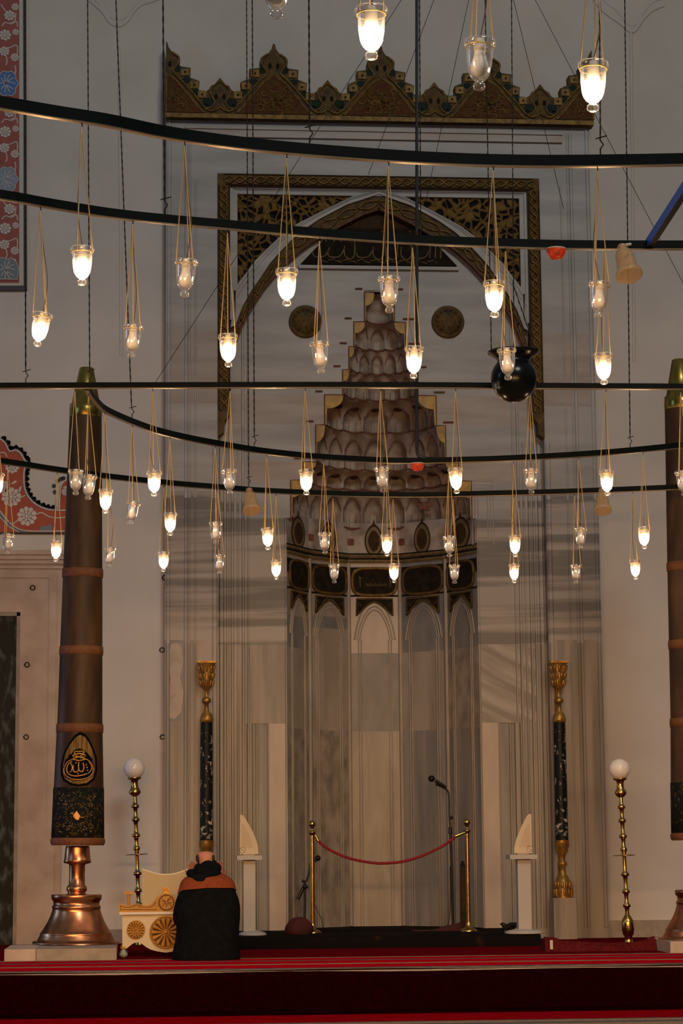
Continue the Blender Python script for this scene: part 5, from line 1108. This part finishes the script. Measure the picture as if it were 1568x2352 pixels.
for b_ in range(nv + 1):
    for a in range(nu):
        ang = 2 * PI * a / nu; u = (ang - PI) / PI
        yl = interp([(0, 2062), (0.06, 2057), (0.2, 2047), (0.5, 2042), (0.8, 2043), (0.94, 2049), (1, 2052)], u) if u >= 0 else 2050
        z = lerp(px_(2203 - yl), ztop_, b_ / nv); cx, cy, rx, ry = vest_at(z); cs, sn = math.cos(ang), math.sin(ang); g = (abs(cs) ** 2.4 + abs(sn) ** 2.4) ** (-1 / 2.4)
        vs.append((cx + (rx * g + 0.010) * cs, cy + (ry * g + 0.012) * sn, z + 0.004))
m.add(vs, [(b_ * nu + a, b_ * nu + (a + 1) % nu, (b_ + 1) * nu + (a + 1) % nu, (b_ + 1) * nu + a) for b_ in range(nv) for a in range(nu)], 0, True)
yk = link('shoulder_yoke', m.mesh('shoulder_yoke', 'cloth_rust'), man)
for s in (-1, 1):                                                   # sleeves
    P_ = [(s * 0.155, 0.05, 0.535), (s * 0.185, 0.06, 0.45), (s * 0.20, 0.08, 0.35), (s * 0.195, 0.13, 0.33), (s * 0.165, 0.21, 0.47), (s * 0.13, 0.25, 0.585)]
    link('sleeve', MB().tube(smooth_poly(P_, 6), [lerp(0.055, 0.068, min(1, i / 10)) if i < 16 else lerp(0.07, 0.04, (i - 16) / 15) for i in range(31)], 16).mesh('sleeve', 'cloth_black'), man)
# scarf wound round the neck: overlapping folds
m = MB()
def fold(c, rx, ry, th_, tilt, ph): m.tube([(c[0] + rx * math.cos(q), c[1] + ry * math.sin(q), c[2] + tilt * math.cos(q) + 0.010 * math.sin(3 * q + ph)) for q in [2 * PI * k / 28 for k in range(28)]], [th_ * (1 + 0.16 * math.sin(k * 0.9 + ph)) for k in range(28)], 12, True)
fold((-0.005, 0.07, 0.735), 0.058, 0.058, 0.036, 0.010, 0); fold((-0.012, 0.055, 0.695), 0.085, 0.07, 0.044, 0.015, 2); fold((-0.018, 0.035, 0.650), 0.100, 0.075, 0.044, 0.022, 4); fold((-0.05, 0.02, 0.620), 0.085, 0.07, 0.038, 0.022, 1)
m.ball((-0.128, -0.01, 0.682), 0.036, 10); link('scarf', m.mesh('scarf', 'scarf_black'), man)
for s in (-1, 1):
    link('trouser_leg', MB().tube(smooth_poly([(s * 0.13, -0.02, 0.20), (s * 0.15, 0.18, 0.17), (s * 0.15, 0.30, 0.095), (s * 0.14, 0.22, 0.07), (s * 0.13, 0.0, 0.068)], 5), [0.11, 0.11, 0.11, 0.105, 0.10, 0.098, 0.095, 0.092, 0.09, 0.088, 0.085, 0.08, 0.078, 0.075, 0.07, 0.068, 0.066, 0.064, 0.062, 0.06, 0.06], 14).mesh('trouser_leg', 'cloth_black'), man)
# ================================================================== chandeliers: one level of dark bars with glass lamps
RZ = CAM.z + 2.92
RINGS = {
 'T': [(560, -490), (634, -442), (852, -343), (1101, -270), (1362, -218), (1568, -200)],
 'A': [(-500, 138), (-200, 206), (0, 236), (125, 257), (250, 277), (375, 303), (500, 322), (640, 338), (784, 350), (950, 361), (1120, 368), (1300, 370), (1568, 366), (1750, 360), (2100, 338), (2500, 296)],
 'B': [(-500, 362), (-200, 420), (0, 447), (125, 469), (250, 489), (375, 503), (500, 514), (640, 527), (784, 539), (950, 550), (1120, 557), (1300, 562), (1568, 563), (1750, 561), (2100, 550), (2500, 524)],
 'C': [(-600, 893), (-220, 889), (0, 886), (300, 885), (784, 884), (1200, 886), (1568, 888), (1760, 890), (2300, 896)],
 'D': [(199, 889), (207, 903), (222, 922), (245, 942), (303, 968), (360, 988), (430, 1005), (520, 1022), (600, 1035), (700, 1046), (784, 1052), (880, 1057), (960, 1058), (1050, 1056), (1150, 1053), (1250, 1048), (1350, 1042), (1450, 1034), (1568, 1022), (1680, 1008), (1900, 974), (2100, 930)],
 'E': [(-450, 978), (-160, 1034), (0, 1058), (60, 1067), (130, 1078), (250, 1094), (400, 1110), (500, 1118), (600, 1126), (784, 1134), (900, 1136), (1000, 1136), (1120, 1133), (1250, 1130), (1400, 1125), (1568, 1118), (1700, 1112), (2000, 1090)]}
BARH = {'T': 0.05, 'A': 0.050, 'B': 0.042, 'C': 0.036, 'D': 0.042, 'E': 0.042}
RLAB = {'T': 'dark iron bar above the topmost row of lamps', 'A': 'widest dark iron bar sweeping above the first full row of lamps', 'B': 'dark iron bar curving below the widest bar with a red alarm under it',
        'C': 'straight level dark iron bar running behind the black globe', 'D': 'dark iron bar that curves down from the straight bar at the candle', 'E': 'lowest and most distant dark iron bar over the niche cornice'}
RW = {}
def sweep(m, pts, wd, h):
    vs = []; n = len(pts)
    for i, p in enumerate(pts):
        t = (pts[min(n - 1, i + 1)] - pts[max(0, i - 1)]); t.z = 0; t.normalize(); s = Vector((-t.y, t.x, 0)) * wd / 2
        vs += [p + s + Vector((0, 0, -h / 2)), p - s + Vector((0, 0, -h / 2)), p - s + Vector((0, 0, h / 2)), p + s + Vector((0, 0, h / 2))]
    m.add(vs, [(i * 4 + k, i * 4 + (k + 1) % 4, (i + 1) * 4 + (k + 1) % 4, (i + 1) * 4 + k) for i in range(n - 1) for k in range(4)]); m.add(vs[:4], [(0, 1, 2, 3)]); m.add(vs[-4:], [(3, 2, 1, 0)])
for k, pl in RINGS.items():
    P3 = smooth_poly([PZ(x, y, RZ) for x, y in pl], 5); RW[k] = P3; m = MB(); sweep(m, P3, 0.022, BARH[k])
    o = m.build('chandelier_bar', 'iron_paint'); rebase(o, P3[len(P3) // 2]); tag(o, RLAB[k], 'chandelier bar')
    m = MB(); sweep(m, [p - Vector((0, 0, BARH[k] / 2 + 0.001)) for p in P3], 0.024, 0.005); m.build('lower_edge_highlight', 'bar_edge_highlight', o)  # added bright metal strip standing in for the lamplit highlight under the bar
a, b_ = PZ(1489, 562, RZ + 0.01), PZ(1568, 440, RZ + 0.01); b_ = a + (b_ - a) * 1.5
m = MB(); sweep(m, [a, b_], 0.03, 0.05); o = m.build('chandelier_spoke', ['iron_paint', 'spoke_blue_sheen'])
o.data.polygons[1].material_index = 1  # side face painted blue in place of reflected daylight
tag(rebase(o, a), 'slanting spoke with painted blue daylight sheen joining the dark bar near the frosted bell lamp', 'chandelier bar')

# glass oil-cup lamps --------------------------------------------------------
U = 0.05 / 70
CUP = [(0.001, -225), (14, -228), (24, -222), (27, -212), (24, -200), (15, -193), (16, -188), (27, -181), (40, -165), (48, -145), (53.5, -115), (56.5, -80), (57.5, -45), (58, -34), (62, -30), (70, -22), (70.5, -10), (67, -2), (62, -2), (60, -10), (55, -30), (54.5, -45), (53, -80), (50, -115), (44, -145), (36, -163), (22, -176), (0.001, -180)]
def lathe_u(prof, segs=24, s=1.0): return [(r * U * s, z * U * s) for r, z in prof], segs
def proto(nm, mt, prof, segs): return MB().lathe([(r * U, z * U) for r, z in prof], segs).mesh(nm, mt)
ME = {'cup': proto('glass_cup', 'cup_glass', CUP, 26),
      'off': proto('bulb', 'frosted_bulb', [(0.001, -170), (18, -167), (34, -155), (41, -138), (41, -122), (35, -100), (28, -82), (25, -64), (24, -50)], 18),
      'lit': proto('bulb', 'bulb_glow', [(0.001, -177), (19, -174), (33, -163), (42, -147), (48, -120), (49, -108), (44, -96), (36, -88), (31, -84), (30, -80)], 18),
      'neck': proto('socket', 'ceramic', [(30, -80), (28, -52), (27, -50), (27, -14), (20, -12), (18, 6), (6, 8)], 16),
      'sock': proto('socket', 'ceramic', [(24, -52), (27, -50), (27, -14), (20, -12), (18, 6), (6, 8)], 16)}
m = MB(); m.tube([(61 * U * math.cos(2 * PI * k / 48), 61 * U * math.sin(2 * PI * k / 48), -31 * U) for k in range(48)], [0.0016 if k % 2 else 0.0027 for k in range(48)], 6, True); ME['collar'] = m.mesh('collar', 'chain_gold')
def chain(m, a, b_, r, pitch):
    a, b_ = Vector(a), Vector(b_); n = max(4, int((b_ - a).length / pitch * 2)); m.tube([lerp(a, b_, i / n) for i in range(n + 1)], [r if i % 2 else r * 0.55 for i in range(n + 1)], 5)
ORD = ['', 'first', 'second', 'third', 'fourth', 'fifth', 'sixth', 'seventh', 'eighth', 'ninth', 'tenth', 'eleventh', 'twelfth']
LAMPS = {  # hook px, rim centre px, lit, tilt (degrees, + moves the knob to the left)
 'T': [(634, 634, -82, 0, 0), (852, 852, 18, 1, 0), (1101, 1102, 92, 0, 2), (1362, 1362, 144, 1, 2)],
 'A': [(187, 189, 568, 1, 0), (423, 428, 597, 0, 3), (657, 658, 619, 1, 0), (891, 893, 636, 0, 0), (1131, 1134, 647, 1, 0), (1370, 1377, 648, 0, 4)],
 'B': [(92, 98, 720, 1, 9), (304, 306, 747, 0, 3), (522, 523, 769, 1, -1), (733, 733, 785, 0, -3), (947, 951, 797, 1, 2), (1160, 1163, 801, 0, -2), (1389, 1384, 812, 1, -1)],
 'C': [(-14, -7, 1087, 1, 0), (172, 174, 1079, 0, 0), (203, 206, 1091, 0, 4), (350, 354, 1082, 1, 0), (528, 525, 1078, 0, -3), (700, 703, 1079, 1, 0), (873, 876, 1073, 0, -3), (1045, 1045, 1076, 1, -3), (1217, 1219, 1077, 0, 0), (1390, 1392, 1081, 1, -1), (1562, 1566, 1082, 0, -3)],
 'D': [(241, 243, 1124, 1, 1), (303, 307, 1152, 0, 9), (390, 391, 1178, 1, 0), (494, 495, 1199, 0, 0), (612, 614, 1213, 1, -1), (743, 745, 1223, 0, -1), (886, 888, 1229, 1, 0), (1031, 1031, 1231, 0, 0), (1178, 1182, 1230, 1, 0), (1328, 1333, 1212, 0, 3), (1475, 1478, 1211, 1, 0)],
 'E': [(18, 19, 1226, 0, 2), (131, 130, 1243, 1, 2), (249, 254, 1258, 0, 5), (376, 376, 1268, 1, 1), (499, 504, 1274, 0, 1), (633, 634, 1287, 1, 0), (764, 767, 1296, 0, 0), (902, 904, 1295, 1, 0), (1040, 1043, 1297, 0, 0), (1179, 1180, 1295, 1, 0), (1318, 1322, 1297, 0, 1), (1452, 1458, 1287, 1, 0)]}
ROWN = {'T': 'topmost cut row', 'A': 'row under the widest bar', 'B': 'row under the blue-sheen spoke bar', 'C': 'row under the straight bar', 'D': 'row under the bent bar', 'E': 'lowest farthest row'}
SC_ = {'T': 0.97, 'A': 0.955, 'B': 0.945, 'C': 0.99, 'D': 0.99, 'E': 0.97}
for row, L_ in LAMPS.items():
    pl = RINGS[row]
    for i, (hx, rx, ry, lit, tl) in enumerate(L_):
        hk = PZ(hx, interp(RINGS['D'] if hx == 203 else pl, hx), RZ); hk.z -= BARH[row] / 2
        rc = PY(rx, ry, hk.y); s = SC_[row]
        n_ = len(L_); a_, b2 = i + 1, n_ - i
        lab = '%s glass cup lamp, %s from %s, %s' % ('lit' if lit else 'unlit', ORD[a_] if a_ <= b2 else ORD[b2], 'the left' if a_ <= b2 else 'the right', ROWN[row])
        th = thing('hanging_glass_lamp', rc, lab, 'lamp', 'glass cup lamps on the dark bars')
        R = Matrix.Rotation(math.radians(tl), 4, 'Y')
        def sub(nm, me):
            o = link(nm, me, th); o.scale = (s, s, s); o.rotation_euler = (0, math.radians(tl), 0); return o
        sub('glass_cup', ME['cup']); sub('bulb', ME['lit' if lit else 'off']); sub('socket', ME['neck' if lit else 'sock']); sub('collar', ME['collar'])
        top = hk - rc; top.z -= 0.02; ph = random.uniform(0, 2 * PI)
        m = MB().tube([hk - rc + Vector((0, 0, 0.003)), top + Vector((0.004, 0, 0.004)), top], 0.0025, 5); link('hook', m.mesh('hook', 'chain_dark'), th)
        for k in range(3):
            q = ph + 2 * PI * k / 3; e = R @ Vector((62 * U * s * math.cos(q), 62 * U * s * math.sin(q), -28 * U * s)); m = MB(); chain(m, top, e, 0.0031, 0.0085); link('chain', m.mesh('chain', 'chain_gold'), th)
        e = R @ Vector((0, 0, 6 * U * s)); m = MB(); sw = random.uniform(-0.025, 0.025); m.tube(smooth_poly([top, lerp(top, e, 0.35) + Vector((sw * 0.4, 0.004, 0)), lerp(top, e, 0.7) + Vector((sw, 0.006, 0)), e], 5), 0.0019, 5); link('cord', m.mesh('cord', 'cord_brown'), th)

# bell lamps of frosted amber glass, alarms, black globe ----------------------
def bell(px, py, ring, hw, top_off, tilt, lab, hang):
    y0 = RW[ring]; hk = PZ(px, interp(RINGS[ring], px), RZ); Y = hk.y - 0.16 if hang == 0 else hk.y - 0.22
    c = PY(px, py, Y); k = hw / 33 / ppm(Y)                         # py: the wide mouth's row
    th = thing('bell_glass_lamp', c, lab, 'lamp', 'frosted bell lamps')
    R_ = Matrix.Rotation(math.radians(tilt), 4, 'Y') @ Matrix.Rotation(-0.42, 4, 'X')
    pr_ = [(33, 4), (34, 8), (32, 16), (26, 28), (24, 50), (22, 72), (18, 82), (8, 86), (9, 92), (13, 96), (10, 101), (2, 103)]
    o = link('bell_shade', MB().lathe([(r * k, z * k) for r, z in [(31, 3)] + pr_], 26).mesh('bell_shade', 'bell_glass'), th); o.rotation_euler = (-0.42, math.radians(tilt), 0)
    o = link('socket', MB().lathe([(6 * k, 40 * k), (11 * k, 42 * k), (11 * k, 78 * k), (6 * k, 84 * k)], 14).mesh('socket', 'amber_shade'), th); o.rotation_euler = (-0.42, math.radians(tilt), 0)
    o = link('wires', MB().ball((-2 * k, -16 * k, 52 * k), 4 * k, 6).ball((5 * k, -15 * k, 58 * k), 4 * k, 6).mesh('wires', 'chain_dark'), th); o.rotation_euler = (-0.42, math.radians(tilt), 0)
    tp = R_ @ Vector((0, 0, 100 * k)); e = hk - c
    if hang: link('cord', MB().tube([tp, e if hang == 1 else PY(*hang, hk.y) - c], 0.003, 5).mesh('cord', 'chain_dark'), th)
    else: link('bracket', MB().tube([tp, e + Vector((0, -0.012, 0))], 0.008, 6).mesh('bracket', 'ceramic'), th)
bell(1446, 637, 'B', 32, 0, -6, 'frosted amber bell lamp under the dark bar by the blue-sheen spoke', 0)
bell(578, 1176, 'E', 21, 0, -5, 'frosted amber bell lamp hanging on a cord near the marble above the tablet', (571, 1100))
bell(1384, 1176, 'E', 21, 0, 4, 'frosted amber bell lamp hanging under a lit cup above the lamp stand', 1)
for px, ring, hw, lab in ((1276, 'B', 23, 'bright red domed alarm under the bar near the blue-sheen spoke'), (958, 'D', 16, 'small red domed alarm under the bar in front of the niche hood')):
    c = PZ(px, interp(RINGS[ring], px), RZ); k = hw / ppm(c.y); z0 = c.z - BARH[ring] / 2
    th = thing('fire_alarm', (c.x, c.y, z0), lab, 'alarm', 'red alarms')
    MB().lathe([(k * 0.35, z0 - k * 1.12), (k * 0.6, z0 - k * 1.08), (k * 0.78, z0 - k * 0.8), (k * 0.96, z0 - k * 0.52), (k, z0 - k * 0.3), (k, z0 - k * 0.12), (k * 0.9, z0 - k * 0.1)], 26, (c.x, c.y, 0)).build('dome', 'alarm_red', th)
    MB().lathe([(k * 1.02, z0 - k * 0.12), (k * 1.02, z0)], 26, (c.x, c.y, 0)).build('mount', 'tile_white', th)
    MB().box((c.x - k * 0.25, c.y - k * 0.93, z0 - k * 0.72), (c.x + k * 0.25, c.y - k * 0.75, z0 - k * 0.6)).build('slot', 'wood_groove', th)
Yj = -8.3; c = PY(1180, 868, Yj); k = 1 / ppm(Yj); th = thing('black_globe_vessel', c, 'glossy black glass globe with flared rim hanging before the straight bar', 'hanging vessel')
MB().lathe([(r * k, z * k) for r, z in ((0.01, -58), (14, -57), (28, -51), (42, -39), (51, -22), (55, -3), (53, 14), (47, 27), (40, 36), (38, 42), (42, 48), (52, 55), (61, 60), (62, 63), (60, 64), (50, 59), (38, 51), (33, 42))], 44, c).build('body', 'jar_black', th)
for nm, x0, x1 in (('chain', 1118, 1128), ('chain', 1174, 1180), ('chain', 1226, 1230)):
    e = PY(x1, 806 if x1 != 1180 else 800, Yj + (0 if x1 != 1180 else 0.14)); t = PY({1128: 1113, 1180: 1174, 1230: 1174}[x1], -40, e.y) if x1 != 1230 else PY(1177, 650, Yj); m = MB(); chain(m, e, t, 0.0046, 0.05); m.build('chain', 'chain_dark', th)

# suspension chains ----------------------------------------------------------
CH = [((201, -30), (206, 879), 'C', 0.005, 'dark chain dropping to the brass tip of the giant candle by the chest'), ((265, -30), (303, 962), 'D', 0.0055, 'dark chain along the plaster to the curve of the downward bending bar'),
      ((374, -30), (378, 497), 'B', 0.005, 'dark chain along the marble edge to the bar with the alarm'), ((709, -30), (711, 338), 'A', 0.0045, 'dark chain beside the second finial to the widest bar'),
      ((963, -30), (966, 546), 'B', 0.004, 'thin dark chain just beside the thick black cable'), ((1434, -30), (1447, 1029), 'D', 0.006, 'dark chain over the bare plaster to the downward curving bar'),
      ((1376, -30), (1379, 366), 'A', 0.004, 'thin dark chain behind the fourth cut lamp to the widest bar'), ((57, -30), (59, 880), 'C', 0.006, 'dark chain along the tile mural to the straight bar'),
      ((566, -30), (571, 1118), 'E', 0.006, 'thin dark chain to the bell lamp near the marble, first of a pair'), ((579, -30), (584, 1029), 'D', 0.006, 'thin dark chain to the downward curving bar, second of a pair')]
for (x0, y0), (x1, y1), ring, r, lab in CH:
    e = PZ(x1, interp(RINGS[ring], x1), RZ); e.z += BARH[ring] / 2 - 0.003; t = PY(x0, y0, e.y); t = t + (t - e).normalized() * 2.5; L_ = (t - e).length
    th = thing('hanging_chain', e, lab, 'chain', 'suspension chains'); m = MB(); chain(m, e + (t - e) * (0.10 / L_), t, r, 0.055 if r > 0.0045 else 0.04); m.build('links', 'chain_dark', th)
    MB().tube([e, e + Vector((0, 0, 0.03)), e + Vector((0.014, 0, 0.05)), e + Vector((0, 0, 0.07)), e + (t - e) * (0.11 / L_)], 0.0035, 5).tube([e + Vector((-0.02, 0, 0.075)), e + Vector((0.03, 0, 0.09))], 0.003, 5).build('hook', 'chain_dark', th)
e = PZ(962, 1058, RZ); Y = e.y
m = MB().tube([PY(957, -900, Y), PY(957, 500, Y), PY(957, 1020, Y)] + smooth_poly([PY(957, 1034, Y), PY(960, 1046, Y), PY(968, 1051, Y), PY(985, 1053, Y - 0.0), PY(1012, 1054, Y + 0.02)], 5), 0.0125, 8)
tag(rebase(m.build('power_cable', 'black_plastic'), e), 'thick black cable hanging before the niche and bending along the bar', 'cable')
# thin stay wires
WI = [((996, 0), (846, 400), 'thin wire slanting down across the third finial'), ((1076, 0), (976, 470), 'thin wire slanting down past the unlit cut lamp'), ((1179, 0), (1294, 480), 'thin wire slanting down past the fourth finial to the frame corner'),
      ((1229, 0), (1568, 650), 'long thin wire slanting across the plaster past the bell lamp'), ((921, 0), (348, 892), 'long thin wire slanting across the gilded frame down to the straight bar')]
for i, (a, b_, lab) in enumerate(WI):
    p0, p1 = PY(*a, -2.6 + 0.2 * i), PY(*b_, -2.6 + 0.2 * i); p0 = p0 + (p0 - p1) * 0.3
    tag(rebase(MB().tube([p0, lerp(p0, p1, 0.5), p1], 0.0028, 5).build('hanging_wire', 'chain_dark'), p0), lab, 'wire', 'stay wires')
